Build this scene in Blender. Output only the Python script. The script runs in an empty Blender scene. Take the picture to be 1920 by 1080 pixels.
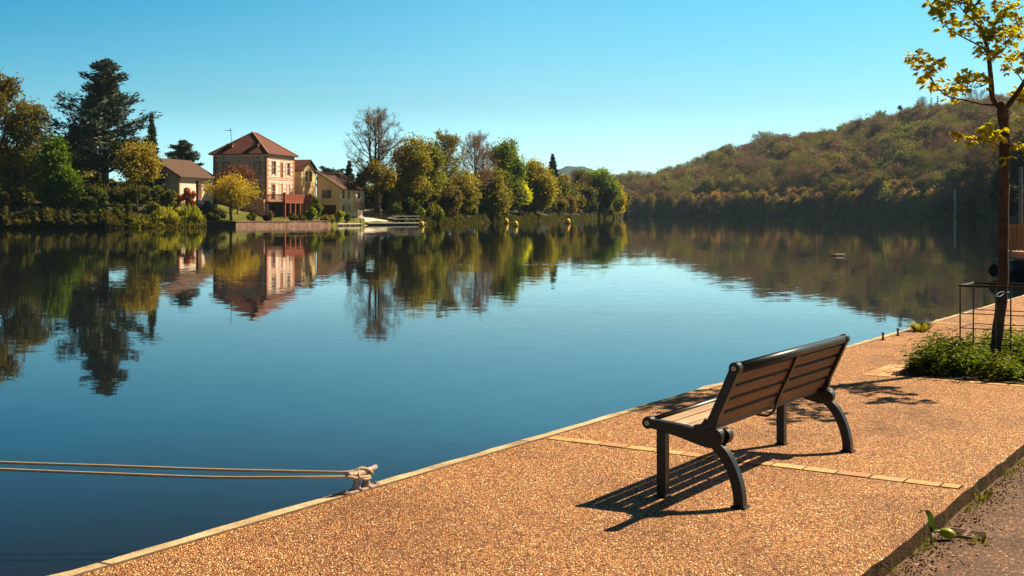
import bpy, math, random
import numpy as np
from mathutils import Vector
R = math.radians
SC = bpy.context.scene
COL = SC.collection
rnd = random.Random(7)

# ------------------------------------------------------------------ camera, sky, sun, exposure
FPX, HOR, EYE, WATER = 2250.0, 400.0, 1.69, -0.30      # focal length and horizon row for a 1920 wide frame
cam = bpy.data.cameras.new('camera'); co = bpy.data.objects.new('camera', cam); COL.objects.link(co)
co.location = (0, 0, EYE); co.rotation_euler = (R(90), 0, 0)
cam.sensor_width = 36; cam.lens = FPX / 1920 * 36; cam.shift_y = -(540 - HOR) / 1920
cam.clip_start = 0.05; cam.clip_end = 12000
SC.camera = co
SC.render.resolution_x, SC.render.resolution_y = 1024, 576
SC.view_settings.view_transform = 'Standard'; SC.view_settings.look = 'None'
SC.view_settings.exposure = 1.0; SC.view_settings.gamma = 1
SC.cycles.max_bounces = 6; SC.cycles.transparent_max_bounces = 4; SC.cycles.volume_bounces = 0

SUN_AZ, SUN_EL = R(57), R(42)         # azimuth measured from +Y towards +X
sd = Vector((math.sin(SUN_AZ) * math.cos(SUN_EL), math.cos(SUN_AZ) * math.cos(SUN_EL), math.sin(SUN_EL)))
sl = bpy.data.lights.new('sun', 'SUN'); sl.energy = 5.0; sl.angle = R(0.5); sl.color = (1.0, 0.83, 0.56)
so = bpy.data.objects.new('sun', sl); COL.objects.link(so); so.location = (30, 20, 40)
so.rotation_euler = sd.to_track_quat('Z', 'Y').to_euler()

W = bpy.data.worlds.new('World'); SC.world = W; W.use_nodes = True
wn, wl = W.node_tree.nodes, W.node_tree.links
wn.clear()
wo = wn.new('ShaderNodeOutputWorld'); bg = wn.new('ShaderNodeBackground'); bg.inputs[1].default_value = 0.10
sky = wn.new('ShaderNodeTexSky'); sky.sky_type = 'NISHITA'; sky.sun_disc = False
sky.sun_elevation = SUN_EL; sky.sun_rotation = SUN_AZ; sky.air_density = 1.0; sky.dust_density = 0.3; sky.ozone_density = 2.0
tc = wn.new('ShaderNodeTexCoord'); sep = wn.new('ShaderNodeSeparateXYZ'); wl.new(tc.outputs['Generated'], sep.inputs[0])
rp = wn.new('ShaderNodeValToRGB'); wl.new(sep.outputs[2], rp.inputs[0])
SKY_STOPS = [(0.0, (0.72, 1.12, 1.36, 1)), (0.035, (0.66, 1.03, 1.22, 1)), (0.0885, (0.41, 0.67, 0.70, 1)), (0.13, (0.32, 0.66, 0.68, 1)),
             (0.175, (0.25, 0.66, 0.68, 1)), (0.29, (0.09, 0.16, 0.17, 1)), (0.42, (0.07, 0.055, 0.045, 1)), (1.0, (0.075, 0.045, 0.032, 1))]  # upper stops, above the frame, kept dark to lessen ambient fill
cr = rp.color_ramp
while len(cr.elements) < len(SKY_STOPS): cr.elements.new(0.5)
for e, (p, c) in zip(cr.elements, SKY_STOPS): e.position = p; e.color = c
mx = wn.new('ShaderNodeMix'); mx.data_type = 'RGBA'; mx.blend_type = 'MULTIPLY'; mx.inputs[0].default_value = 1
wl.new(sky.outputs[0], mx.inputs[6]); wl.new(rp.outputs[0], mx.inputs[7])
# the sky is deeper away from the sun, more so higher up
def wm(op, a, b=None):
    n = wn.new('ShaderNodeMath'); n.operation = op; n.use_clamp = True
    for i, v in ((0, a), (1, b)):
        if v is None: continue
        if hasattr(v, 'is_linked'): wl.new(v, n.inputs[i])
        else: n.inputs[i].default_value = v
    return n.outputs[0]
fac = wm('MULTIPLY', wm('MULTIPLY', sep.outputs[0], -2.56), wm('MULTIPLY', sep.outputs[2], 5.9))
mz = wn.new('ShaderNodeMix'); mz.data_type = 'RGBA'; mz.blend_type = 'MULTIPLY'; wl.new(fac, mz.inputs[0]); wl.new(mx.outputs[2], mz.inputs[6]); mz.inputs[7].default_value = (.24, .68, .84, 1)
fac2 = wm('MULTIPLY', sep.outputs[1], -1.6); my = wn.new('ShaderNodeMix'); my.data_type = 'RGBA'; my.blend_type = 'MULTIPLY'  # unseen sky behind the camera dimmed to lessen fill light
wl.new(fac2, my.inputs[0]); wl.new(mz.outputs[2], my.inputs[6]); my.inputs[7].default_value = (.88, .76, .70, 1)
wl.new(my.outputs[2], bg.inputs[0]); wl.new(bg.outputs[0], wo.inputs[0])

# ------------------------------------------------------------------ frames
TH = R(33.5)
U = Vector((math.sin(TH), math.cos(TH), 0)); N = Vector((math.cos(TH), -math.sin(TH), 0))
QROT = math.atan2(U.y, U.x)
def Q(s, n, z=0.0): v = U * s + N * n; return (v.x, v.y, z)          # along the quay, across the quay
def X(px, D): return (px - 960) / FPX * D
def Z(py, D): return EYE - (py - HOR) / FPX * D

# ------------------------------------------------------------------ mesh helpers
class G:
    def __init__(s): s.V = []; s.F = []
    def add(s, V, F):
        o = len(s.V); s.V += [tuple(v) for v in V]; s.F += [tuple(i + o for i in f) for f in F]; return s
    def box(s, x0, x1, y0, y1, z0, z1):
        V = [(x, y, z) for z in (z0, z1) for y in (y0, y1) for x in (x0, x1)]
        return s.add(V, [(0, 2, 3, 1), (4, 5, 7, 6), (0, 1, 5, 4), (2, 6, 7, 3), (0, 4, 6, 2), (1, 3, 7, 5)])
    def obox(s, o, a, b, c):
        """box from corner o and three edge vectors"""
        o, a, b, c = map(Vector, (o, a, b, c))
        V = [o, o + a, o + b, o + a + b, o + c, o + a + c, o + b + c, o + a + b + c]
        return s.add(V, [(0, 2, 3, 1), (4, 5, 7, 6), (0, 1, 5, 4), (2, 6, 7, 3), (0, 4, 6, 2), (1, 3, 7, 5)])
    def tube(s, pts, rad, sides=8, caps=True):
        pts = [Vector(p) for p in pts]
        if not hasattr(rad, '__len__'): rad = [rad] * len(pts)
        V = []; F = []; ref = None
        for i, p in enumerate(pts):
            d = (pts[min(i + 1, len(pts) - 1)] - pts[max(i - 1, 0)]).normalized()
            if ref is None: ref = Vector((0, 0, 1)) if abs(d.z) < .9 else Vector((1, 0, 0))
            a = d.cross(ref).normalized(); b = d.cross(a).normalized(); ref = a.cross(d)
            for k in range(sides):
                t = 2 * math.pi * k / sides
                V.append(p + (a * math.cos(t) + b * math.sin(t)) * rad[i])
        for i in range(len(pts) - 1):
            for k in range(sides):
                k2 = (k + 1) % sides
                F.append((i * sides + k, i * sides + k2, (i + 1) * sides + k2, (i + 1) * sides + k))
        if caps: F.append(tuple(range(sides - 1, -1, -1))); F.append(tuple(range((len(pts) - 1) * sides, len(pts) * sides)))
        return s.add(V, F)
    def lathe(s, prof, c=(0, 0, 0), sides=16):
        V = [(c[0] + r * math.cos(2 * math.pi * k / sides), c[1] + r * math.sin(2 * math.pi * k / sides), c[2] + z) for r, z in prof for k in range(sides)]
        F = [(i * sides + k, i * sides + (k + 1) % sides, (i + 1) * sides + (k + 1) % sides, (i + 1) * sides + k) for i in range(len(prof) - 1) for k in range(sides)]
        F.append(tuple(range(sides - 1, -1, -1))); F.append(tuple(range((len(prof) - 1) * sides, len(prof) * sides)))
        return s.add(V, F)
    def prism(s, poly, o, a, b, c):
        """2D polygon (p,q) in axes a,b from o, extruded by vector c"""
        o, a, b, c = map(Vector, (o, a, b, c)); n = len(poly)
        V = [o + a * p + b * q for p, q in poly] + [o + a * p + b * q + c for p, q in poly]
        F = [tuple(range(n - 1, -1, -1)), tuple(range(n, 2 * n))] + [(i, (i + 1) % n, n + (i + 1) % n, n + i) for i in range(n)]
        return s.add(V, F)
    def build(s, name, mat, parent=None, smooth=False, bevel=0):
        me = bpy.data.meshes.new(name); me.from_pydata(s.V, [], s.F); me.update()
        if smooth: me.polygons.foreach_set('use_smooth', [True] * len(me.polygons))
        return link(name, me, mat, parent, bevel)
def link(name, me, mat, parent=None, bevel=0):
    o = bpy.data.objects.new(name, me); COL.objects.link(o)
    if mat: me.materials.append(mat)
    if parent: o.parent = parent
    if bevel:
        m = o.modifiers.new('bevel', 'BEVEL'); m.width = bevel; m.segments = 2; m.limit_method = 'ANGLE'; m.angle_limit = R(40)
    return o
def mesh_np(name, V, F):
    me = bpy.data.meshes.new(name); n, k = F.shape
    me.vertices.add(len(V)); me.vertices.foreach_set('co', V.astype(np.float32).ravel())
    me.loops.add(n * k); me.loops.foreach_set('vertex_index', F.astype(np.int32).ravel())
    me.polygons.add(n); me.polygons.foreach_set('loop_start', np.arange(0, n * k, k, dtype=np.int32))
    me.update(calc_edges=True); me.validate(); return me
def tag(o, label=None, cat=None, group=None, kind=None):
    if label: o['label'] = label
    if cat: o['category'] = cat
    if group: o['group'] = group
    if kind: o['kind'] = kind
    return o
def thing(name, label, cat, loc=(0, 0, 0), rz=0, group=None):
    o = bpy.data.objects.new(name, None); COL.objects.link(o); o.empty_display_size = .2
    o.location = loc; o.rotation_euler = (0, 0, rz); return tag(o, label, cat, group)
def copy_tree(o, parent=None):
    c = o.copy(); COL.objects.link(c); c.parent = parent
    for ch in o.children: copy_tree(ch, c)
    return c

# ------------------------------------------------------------------ materials
def nodes(name):
    m = bpy.data.materials.new(name); m.use_nodes = True; nt = m.node_tree
    return m, nt, nt.nodes['Principled BSDF'], nt.nodes['Material Output']
def n_(nt, t, **kw):
    n = nt.nodes.new('ShaderNode' + t)
    for k, v in kw.items():
        if k.startswith('i_'): n.inputs[k[2:].replace('_', ' ')].default_value = v
        else: setattr(n, k, v)
    return n
def ramp(nt, src, stops, interp='LINEAR'):
    r = n_(nt, 'ValToRGB'); r.color_ramp.interpolation = interp; e = r.color_ramp.elements
    while len(e) < len(stops): e.new(.5)
    for a, (p, c) in zip(e, stops): a.position = p; a.color = (*c, 1) if len(c) == 3 else c
    nt.links.new(src, r.inputs[0]); return r.outputs[0]
def mixc(nt, f, a, b, bt='MIX'):
    m = n_(nt, 'Mix', data_type='RGBA', blend_type=bt)
    for i, v in ((0, f), (6, a), (7, b)):
        if hasattr(v, 'is_linked'): nt.links.new(v, m.inputs[i])
        else: m.inputs[i].default_value = (*v, 1) if hasattr(v, '__len__') and len(v) == 3 else v
    return m.outputs[2]
def math_(nt, op, a, b=None):
    m = n_(nt, 'Math', operation=op)
    for i, v in ((0, a), (1, b)):
        if v is None: continue
        if hasattr(v, 'is_linked'): nt.links.new(v, m.inputs[i])
        else: m.inputs[i].default_value = v
    return m.outputs[0]
def coords(nt, scale=(1, 1, 1), kind='Object', rot=(0, 0, 0)):
    t = n_(nt, 'TexCoord'); mp = n_(nt, 'Mapping'); mp.inputs['Scale'].default_value = scale; mp.inputs['Rotation'].default_value = rot
    nt.links.new(t.outputs[kind], mp.inputs[0]); return mp.outputs[0]
def noise(nt, vec, scale, detail=4, rough=.55, out=0):
    n = n_(nt, 'TexNoise'); n.inputs['Scale'].default_value = scale; n.inputs['Detail'].default_value = detail; n.inputs['Roughness'].default_value = rough
    nt.links.new(vec, n.inputs['Vector']); return n.outputs[out]
def bump(nt, bs, h, dist, strength=1.0):
    b = n_(nt, 'Bump'); b.inputs['Distance'].default_value = dist; b.inputs['Strength'].default_value = strength
    nt.links.new(h, b.inputs['Height']); nt.links.new(b.outputs[0], bs.inputs['Normal'])

def mottled(name, c1, c2, scale=4, rough=.8, bd=.004, bscale=None, metal=0, c3=None, spec=.3):
    m, nt, bs, out = nodes(name); v = coords(nt)
    f = noise(nt, v, scale, 6, .6)
    col = ramp(nt, f, [(.3, c1), (.7, c2)] if c3 is None else [(.28, c1), (.5, c2), (.72, c3)])
    nt.links.new(col, bs.inputs['Base Color']); bs.inputs['Roughness'].default_value = rough; bs.inputs['Metallic'].default_value = metal
    bs.inputs['Specular IOR Level'].default_value = spec
    if bd: bump(nt, bs, noise(nt, v, bscale or scale * 6, 5), bd)
    return m

M = {}
# exposed-aggregate paving
def mk_aggregate():
    m, nt, bs, out = nodes('aggregate'); v = coords(nt, (1.25, .85, 1), rot=(0, 0, .5))
    warp = n_(nt, 'VectorMath', operation='MULTIPLY_ADD')
    nt.links.new(noise(nt, v, 60, 2, .5, 1), warp.inputs[0]); warp.inputs[1].default_value = (.012, .012, .0); nt.links.new(v, warp.inputs[2])
    vo = n_(nt, 'TexVoronoi', feature='F1'); vo.inputs['Scale'].default_value = 66; nt.links.new(warp.outputs[0], vo.inputs['Vector'])
    ed = n_(nt, 'TexVoronoi', feature='DISTANCE_TO_EDGE'); ed.inputs['Scale'].default_value = 66; nt.links.new(warp.outputs[0], ed.inputs['Vector'])
    sp = n_(nt, 'SeparateXYZ'); nt.links.new(vo.outputs['Color'], sp.inputs[0])
    stone = ramp(nt, sp.outputs[0], [(0, (.20, .075, .035)), (.12, (.44, .19, .075)), (.28, (.64, .31, .125)), (.52, (.72, .38, .16)), (.72, (.54, .25, .11)),
                                     (.82, (.78, .50, .24)), (.94, (.85, .64, .42))], 'CONSTANT')
    gap = ramp(nt, ed.outputs['Distance'], [(.02, (0, 0, 0)), (.19, (1, 1, 1))])
    c = mixc(nt, gap, (.10, .034, .012), stone)
    big = noise(nt, v, .9, 5, .6)
    c = mixc(nt, 1.0, c, ramp(nt, big, [(.28, (.66, .62, .62)), (.5, (.98, .96, .98)), (.72, (1.12, 1.10, 1.0))]), 'MULTIPLY')
    c = mixc(nt, 1.0, c, ramp(nt, noise(nt, v, .33, 7, .62), [(.34, (.74, .70, .70)), (.45, (1, 1, 1))]), 'MULTIPLY')
    mo = math_(nt, 'MULTIPLY', ramp(nt, noise(nt, v, 2.3, 6, .7), [(.60, (0, 0, 0)), (.72, (1, 1, 1))]), .5)
    c = mixc(nt, mo, c, (.12, .09, .025))
    hs = n_(nt, 'HueSaturation'); hs.inputs['Saturation'].default_value = 1.04; hs.inputs['Value'].default_value = 1.46; nt.links.new(c, hs.inputs['Color'])
    nt.links.new(hs.outputs[0], bs.inputs['Base Color']); bs.inputs['Roughness'].default_value = .7; bs.inputs['Specular IOR Level'].default_value = .35
    hh = math_(nt, 'ADD', ramp(nt, ed.outputs['Distance'], [(0, (0, 0, 0)), (.3, (1, 1, 1))]), math_(nt, 'MULTIPLY', sp.outputs[1], .7))
    bump(nt, bs, hh, .011, 1.0)
    return m
M['aggregate'] = mk_aggregate()
def mk_asphalt():
    m, nt, bs, out = nodes('asphalt'); v = coords(nt)
    vo = n_(nt, 'TexVoronoi', feature='F1'); vo.inputs['Scale'].default_value = 95; nt.links.new(v, vo.inputs['Vector'])
    sp = n_(nt, 'SeparateXYZ'); nt.links.new(vo.outputs['Color'], sp.inputs[0])
    c = ramp(nt, sp.outputs[0], [(0, (.075, .042, .032)), (.35, (.13, .07, .048)), (.65, (.19, .10, .065)), (.85, (.26, .145, .09)), (.96, (.46, .30, .2))], 'CONSTANT')
    c = mixc(nt, 1.0, c, ramp(nt, noise(nt, v, 2.0, 6, .65), [(.3, (.62, .62, .68)), (.7, (1.2, 1.15, 1.05))]), 'MULTIPLY')
    nt.links.new(c, bs.inputs['Base Color']); bs.inputs['Roughness'].default_value = .85; bs.inputs['Specular IOR Level'].default_value = .25
    bump(nt, bs, math_(nt, 'SUBTRACT', math_(nt, 'ADD', noise(nt, v, 5, 5), sp.outputs[1]), vo.outputs['Distance']), .004, .8)
    return m
M['asphalt'] = mk_asphalt()
M['coping'] = mottled('coping', (.20, .13, .065), (.50, .37, .22), 2.6, .85, .010, 30, c3=(.72, .60, .42))
_nt = M['coping'].node_tree; _bs = _nt.nodes['Principled BSDF']; _old = _bs.inputs['Base Color'].links[0].from_socket        # joints between the coping lengths, and rusty stains
_sx = n_(_nt, 'SeparateXYZ'); _nt.links.new(coords(_nt), _sx.inputs[0]); _fr = math_(_nt, 'FRACT', math_(_nt, 'DIVIDE', _sx.outputs[0], 1.87))
_c = mixc(_nt, ramp(_nt, _fr, [(0, (1, 1, 1)), (.010, (1, 1, 1)), (.016, (0, 0, 0))]), _old, (.06, .04, .025))
_c = mixc(_nt, math_(_nt, 'MULTIPLY', ramp(_nt, noise(_nt, coords(_nt), 1.1, 6, .7), [(.56, (0, 0, 0)), (.68, (1, 1, 1))]), .6), _c, (.22, .13, .06)); _nt.links.new(_c, _bs.inputs['Base Color'])
M['kerb'] = mottled('kerb', (.020, .012, .005), (.050, .028, .013), 9, .95, .015, 45, c3=(.10, .058, .03), spec=.1)
M['strip'] = mottled('strip', (.16, .11, .07), (.28, .2, .13), 20, .5, .001, metal=.5)
def mk_brickpave():
    m, nt, bs, out = nodes('brick_paver'); g = n_(nt, 'NewGeometry'); v = coords(nt)
    c = ramp(nt, g.outputs['Random Per Island'], [(0, (.56, .25, .11)), (.3, (.62, .34, .12)), (.6, (.66, .44, .2)), (.85, (.5, .24, .12))])
    c = mixc(nt, 1.0, c, ramp(nt, noise(nt, v, 35, 5, .7), [(.3, (.72, .7, .68)), (.65, (1.08, 1.06, 1.04))]), 'MULTIPLY')
    nt.links.new(c, bs.inputs['Base Color']); bs.inputs['Roughness'].default_value = .8
    bump(nt, bs, noise(nt, v, 90, 4), .003); return m
M['brick_paver'] = mk_brickpave()
# bench
M['bench_metal'] = mottled('bench_metal', (.0035, .0025, .003), (.008, .0055, .006), 14, .38, .0008, 160, spec=.32)
def mk_wood(name, c1, c2, c3, rough=.6):
    m, nt, bs, out = nodes(name); v = coords(nt, (2.2, 55, 55)); g = n_(nt, 'NewGeometry')
    f = noise(nt, v, 2.2, 8, .65)
    c = ramp(nt, f, [(.3, c1), (.5, c2), (.72, c3)])
    c = mixc(nt, 1.0, c, ramp(nt, g.outputs['Random Per Island'], [(0, (.78, .76, .76)), (1, (1.15, 1.12, 1.1))]), 'MULTIPLY')
    nt.links.new(c, bs.inputs['Base Color']); bs.inputs['Roughness'].default_value = rough
    bump(nt, bs, f, .002); return m
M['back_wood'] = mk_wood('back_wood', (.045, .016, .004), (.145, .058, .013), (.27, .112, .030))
M['seat_wood'] = mk_wood('seat_wood', (.16, .09, .045), (.44, .29, .18), (.68, .52, .38))
M['cap'] = mottled('cap', (.5, .42, .38), (.62, .54, .5), 60, .4, 0)
# cleat and rope
M['cleat'] = mottled('cleat', (.14, .075, .06), (.33, .23, .21), 22, .6, .002, 90, c3=(.55, .44, .40), spec=.4)
def mk_rope():
    m, nt, bs, out = nodes('rope'); v = coords(nt, (1, 1, 1), 'UV')
    w = n_(nt, 'TexWave', wave_type='BANDS', bands_direction='DIAGONAL'); w.inputs['Scale'].default_value = 12; nt.links.new(v, w.inputs[0])
    c = ramp(nt, w.outputs['Fac'], [(.1, (.55, .40, .27)), (.6, (.92, .76, .56))])
    c = mixc(nt, 1.0, c, ramp(nt, noise(nt, coords(nt), 14, 5, .7), [(.35, (.7, .66, .62)), (.7, (1.05, 1.0, .95))]), 'MULTIPLY')
    nt.links.new(c, bs.inputs['Base Color']); bs.inputs['Roughness'].default_value = .85
    bump(nt, bs, w.outputs['Fac'], .003); return m
M['rope'] = mk_rope()
# water: a true mirror broken by small slopes given straight as a normal
def mk_water():
    m, nt, bs, out = nodes('river_water')
    g = n_(nt, 'NewGeometry')
    def slopes(scale, vs, detail=2):
        mp = n_(nt, 'Mapping'); mp.inputs['Scale'].default_value = vs; nt.links.new(g.outputs['Position'], mp.inputs[0])
        c = noise(nt, mp.outputs[0], scale, detail, .5, 1)
        s = n_(nt, 'VectorMath', operation='SUBTRACT'); nt.links.new(c, s.inputs[0]); s.inputs[1].default_value = (.5, .5, .5); return s.outputs[0]
    def sc(v, k):
        s = n_(nt, 'VectorMath', operation='SCALE'); nt.links.new(v, s.inputs[0])
        if hasattr(k, 'is_linked'): nt.links.new(k, s.inputs['Scale'])
        else: s.inputs['Scale'].default_value = k
        return s.outputs[0]
    def ad(a, b):
        s = n_(nt, 'VectorMath', operation='ADD'); nt.links.new(a, s.inputs[0]); nt.links.new(b, s.inputs[1]); return s.outputs[0]
    mp = n_(nt, 'Mapping'); mp.inputs['Scale'].default_value = (.012, .05, 1); nt.links.new(g.outputs['Position'], mp.inputs[0])
    patch = ramp(nt, noise(nt, mp.outputs[0], 1.0, 5, .6), [(.38, (.55, .55, .55)), (.54, (1, 1, 1)), (.68, (1.5, 1.5, 1.5))])
    mp2 = n_(nt, 'Mapping'); mp2.inputs['Scale'].default_value = (.02, .20, 1); nt.links.new(g.outputs['Position'], mp2.inputs[0])
    streak = ramp(nt, noise(nt, mp2.outputs[0], 1.0, 3, .6), [(.63, (0, 0, 0)), (.70, (1, 1, 1))])
    fine = sc(slopes(6.0, (.5, 1.2, 1)), .018)
    mid = sc(slopes(1.5, (.45, 1.1, 1)), .008)
    swell = sc(slopes(.25, (.5, 1, 1), 1), .003)
    tot = ad(ad(sc(fine, patch), sc(mid, patch)), swell)
    for x0, y0, a_, b_ in ((7.5, 99, 4.2, 1.6), (-12.6, 32, 2.3, .30), (-8.6, 32.2, 3.6, .14), (16, 62, 5, .5), (-30, 80, 9, 1.2)):
        m2 = n_(nt, 'Mapping'); m2.inputs['Location'].default_value = (-x0 / a_, -y0 / b_, 0); m2.inputs['Scale'].default_value = (1 / a_, 1 / b_, 0); nt.links.new(g.outputs['Position'], m2.inputs[0])
        ln = n_(nt, 'VectorMath', operation='LENGTH'); nt.links.new(m2.outputs[0], ln.inputs[0]); mk = ramp(nt, ln.outputs['Value'], [(.25, (1, 1, 1)), (1.0, (0, 0, 0))])
        tot = ad(tot, sc(sc(slopes(5.0, (.5, 1.4, 1)), .10), mk))
    tot = ad(tot, sc(sc(slopes(9.0, (.6, 1.2, 1)), .13), streak))
    xy = n_(nt, 'VectorMath', operation='MULTIPLY'); nt.links.new(tot, xy.inputs[0]); xy.inputs[1].default_value = (.6, 1, 0)
    a = n_(nt, 'VectorMath', operation='ADD'); nt.links.new(xy.outputs[0], a.inputs[0]); a.inputs[1].default_value = (0, 0, 1)
    nz = n_(nt, 'VectorMath', operation='NORMALIZE'); nt.links.new(a.outputs[0], nz.inputs[0])
    nt.links.new(nz.outputs[0], bs.inputs['Normal'])
    bs.inputs['Base Color'].default_value = (.009, .012, .015, 1); bs.inputs['Roughness'].default_value = .015; bs.inputs['IOR'].default_value = 1.34
    return m
M['water'] = mk_water()

# foliage: colour from the object, broken up per leaf and per clump
def mk_leaf(name, trans=.35, var=.35, tint=(1, 1, 1), rough=.6):
    m, nt, bs, out = nodes(name); oi = n_(nt, 'ObjectInfo'); g = n_(nt, 'NewGeometry')
    k = ramp(nt, g.outputs['Random Per Island'], [(0, (1 - var,) * 3), (.8, (1, 1, 1)), (1, (1 + var, 1 + var, 1 + .5 * var))])
    c = mixc(nt, 1.0, oi.outputs['Color'], k, 'MULTIPLY')
    v = coords(nt)
    c = mixc(nt, 1.0, c, ramp(nt, noise(nt, v, .35, 3), [(.3, (.72, .8, .8)), (.7, (1.3, 1.16, .95))]), 'MULTIPLY')
    nt.links.new(c, bs.inputs['Base Color']); bs.inputs['Roughness'].default_value = rough; bs.inputs['Specular IOR Level'].default_value = .2
    tr = n_(nt, 'BsdfTranslucent'); nt.links.new(mixc(nt, 1.0, c, (1.25, 1.3, .6), 'MULTIPLY'), tr.inputs[0])
    ms = n_(nt, 'MixShader'); ms.inputs[0].default_value = trans
    nt.links.new(bs.outputs[0], ms.inputs[1]); nt.links.new(tr.outputs[0], ms.inputs[2]); nt.links.new(ms.outputs[0], out.inputs[0])
    return m
M['leaf'] = mk_leaf('leaf', .60)
M['needle'] = mk_leaf('needle', .08, .3)
M['twig'] = mk_leaf('twig', .0, .25)
M['near_leaf'] = mk_leaf('near_leaf', .5, .35, rough=.45)
M['bark'] = mottled('bark', (.05, .032, .022), (.12, .08, .055), 5, .9, .03, 20)
M['street_bark'] = mottled('street_bark', (.030, .014, .009), (.075, .036, .022), 9, .85, .012, 50, c3=(.14, .075, .048))
M['grass'] = mottled('grass', (.035, .045, .004), (.095, .10, .006), .6, .95, .05, 12, c3=(.17, .165, .010))
M['bank_soil'] = mottled('bank_soil', (.018, .018, .006), (.035, .03, .01), .4, .95, .05, 3, c3=(.05, .04, .015))
M['hill_floor'] = mottled('hill_floor', (.03, .02, .012), (.05, .032, .018), .05, .95, 0)
# buildings
M['plaster_shaded'] = mottled('plaster_shaded', (.32, .235, .20), (.43, .33, .285), .8, .9, .004, 12, c3=(.52, .41, .36))  # darker plaster for walls turned from the sun, shade put into its colour
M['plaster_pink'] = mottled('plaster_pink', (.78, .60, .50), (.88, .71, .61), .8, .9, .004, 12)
M['plaster_cream'] = mottled('plaster_cream', (.58, .44, .22), (.67, .52, .27), .7, .9, .004, 12, c3=(.72, .57, .32))
M['plaster_white'] = mottled('plaster_white', (.55, .46, .38), (.66, .57, .48), 1.2, .9, .004, 12)
M['red_brick'] = mottled('red_brick', (.46, .18, .10), (.62, .30, .19), 5, .9, .004, 30)
def mk_tiles(name, c1, c2):
    m, nt, bs, out = nodes(name); v = coords(nt)
    w = n_(nt, 'TexWave', wave_type='BANDS', bands_direction='Z'); w.inputs['Scale'].default_value = 1.6; w.inputs['Distortion'].default_value = 1.2; nt.links.new(v, w.inputs[0])
    c = ramp(nt, noise(nt, v, 2.2, 6, .7), [(.32, c1), (.68, c2)])
    c = mixc(nt, .5, c, ramp(nt, w.outputs['Fac'], [(.2, (.4, .4, .4)), (.6, (1.1, 1.1, 1.1))]), 'MULTIPLY')
    nt.links.new(c, bs.inputs['Base Color']); bs.inputs['Roughness'].default_value = .85
    bump(nt, bs, w.outputs['Fac'], .06); return m
M['tiles'] = mk_tiles('tiles', (.085, .020, .012), (.20, .050, .030))
M['tiles_brown'] = mk_tiles('tiles_brown', (.06, .024, .015), (.12, .048, .03))
M['glass'] = mottled('glass', (.02, .02, .025), (.04, .035, .035), 2, .12, 0, spec=.8)
M['frame_white'] = mottled('frame_white', (.62, .52, .45), (.74, .64, .56), 4, .6, 0)
M['shutter_grey'] = mottled('shutter_grey', (.33, .26, .22), (.40, .32, .27), 4, .7, 0)
M['shutter_brown'] = mottled('shutter_brown', (.16, .07, .045), (.24, .11, .07), 4, .7, 0)
M['dark_wood'] = mottled('dark_wood', (.05, .025, .018), (.09, .045, .03), 4, .8, 0)
M['terrace_red'] = mottled('terrace_red', (.26, .065, .035), (.38, .11, .06), 4, .6, 0)
M['stone_wall'] = mottled('stone_wall', (.22, .11, .075), (.50, .28, .20), 1.6, .95, .05, 6, c3=(.70, .45, .34))
M['dark_stone'] = mottled('dark_stone', (.03, .02, .016), (.07, .045, .035), 2, .95, .04, 6)
M['concrete'] = mottled('concrete', (.56, .46, .38), (.70, .60, .50), 1.5, .9, .01, 10, c3=(.80, .70, .60))
M['sand_path'] = mottled('sand_path', (.42, .30, .20), (.56, .42, .30), 1, .95, .02, 6)
M['grey_metal'] = mottled('grey_metal', (.09, .09, .095), (.15, .15, .16), 6, .5, 0, metal=.4)
M['black_iron'] = mottled('black_iron', (.018, .013, .012), (.045, .026, .02), 30, .5, .0005, 200, spec=.5)
M['yellow'] = mottled('yellow', (.90, .48, .008), (.98, .58, .012), 3, .4, 0)
M['soil'] = mottled('soil', (.03, .02, .012), (.07, .045, .025), 12, .95, .02, 40)

# ------------------------------------------------------------------ the setting: water, quay, road
g = G(); g.add([(-3500, -60, WATER), (3500, -60, WATER), (3500, 5000, WATER), (-3500, 5000, WATER)], [(0, 1, 2, 3)])
tag(g.build('water', M['water']), kind='structure')
EDGE, INNER, KERB, ROADZ = -4.90, -4.775, -1.74, -0.105
def quad_sheet(n0, n1, s0, s1, z, name, mat, ds=None):
    g = G(); g.add([Q(s0, n0, z), Q(s0, n1, z), Q(s1, n1, z), Q(s1, n0, z)], [(0, 1, 2, 3)]); return g.build(name, mat)
# pavement slab, its kerb-side edge slightly ragged
g = G(); ss = [-14 + .12 * i for i in range(1000)]; r2 = random.Random(3)
V = []; 
for s in ss:
    e = KERB + r2.uniform(-.007, .007) + .004 * math.sin(s * 2.1) + .004 * math.sin(s * 7.3)
    V += [Q(s, INNER), Q(s, e - .012), Q(s, e, -.014), Q(s, e + .004, -.3)]
F = [(i * 4 + k, i * 4 + k + 1, i * 4 + k + 5, i * 4 + k + 4) for i in range(len(ss) - 1) for k in range(3)]
g.add(V, F)
pv = g.build('pavement', M['aggregate']); pv.data.materials.append(M['kerb']); tag(pv, kind='structure')
for i, p in enumerate(pv.data.polygons):
    if i % 3 == 2: p.material_index = 1
g = G(); g.add([Q(-14, KERB - .05, ROADZ), Q(-14, 60, ROADZ), Q(120, 60, ROADZ), Q(120, KERB - .05, ROADZ)], [(0, 1, 2, 3)])
tag(g.build('road', M['asphalt']), kind='structure')
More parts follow.
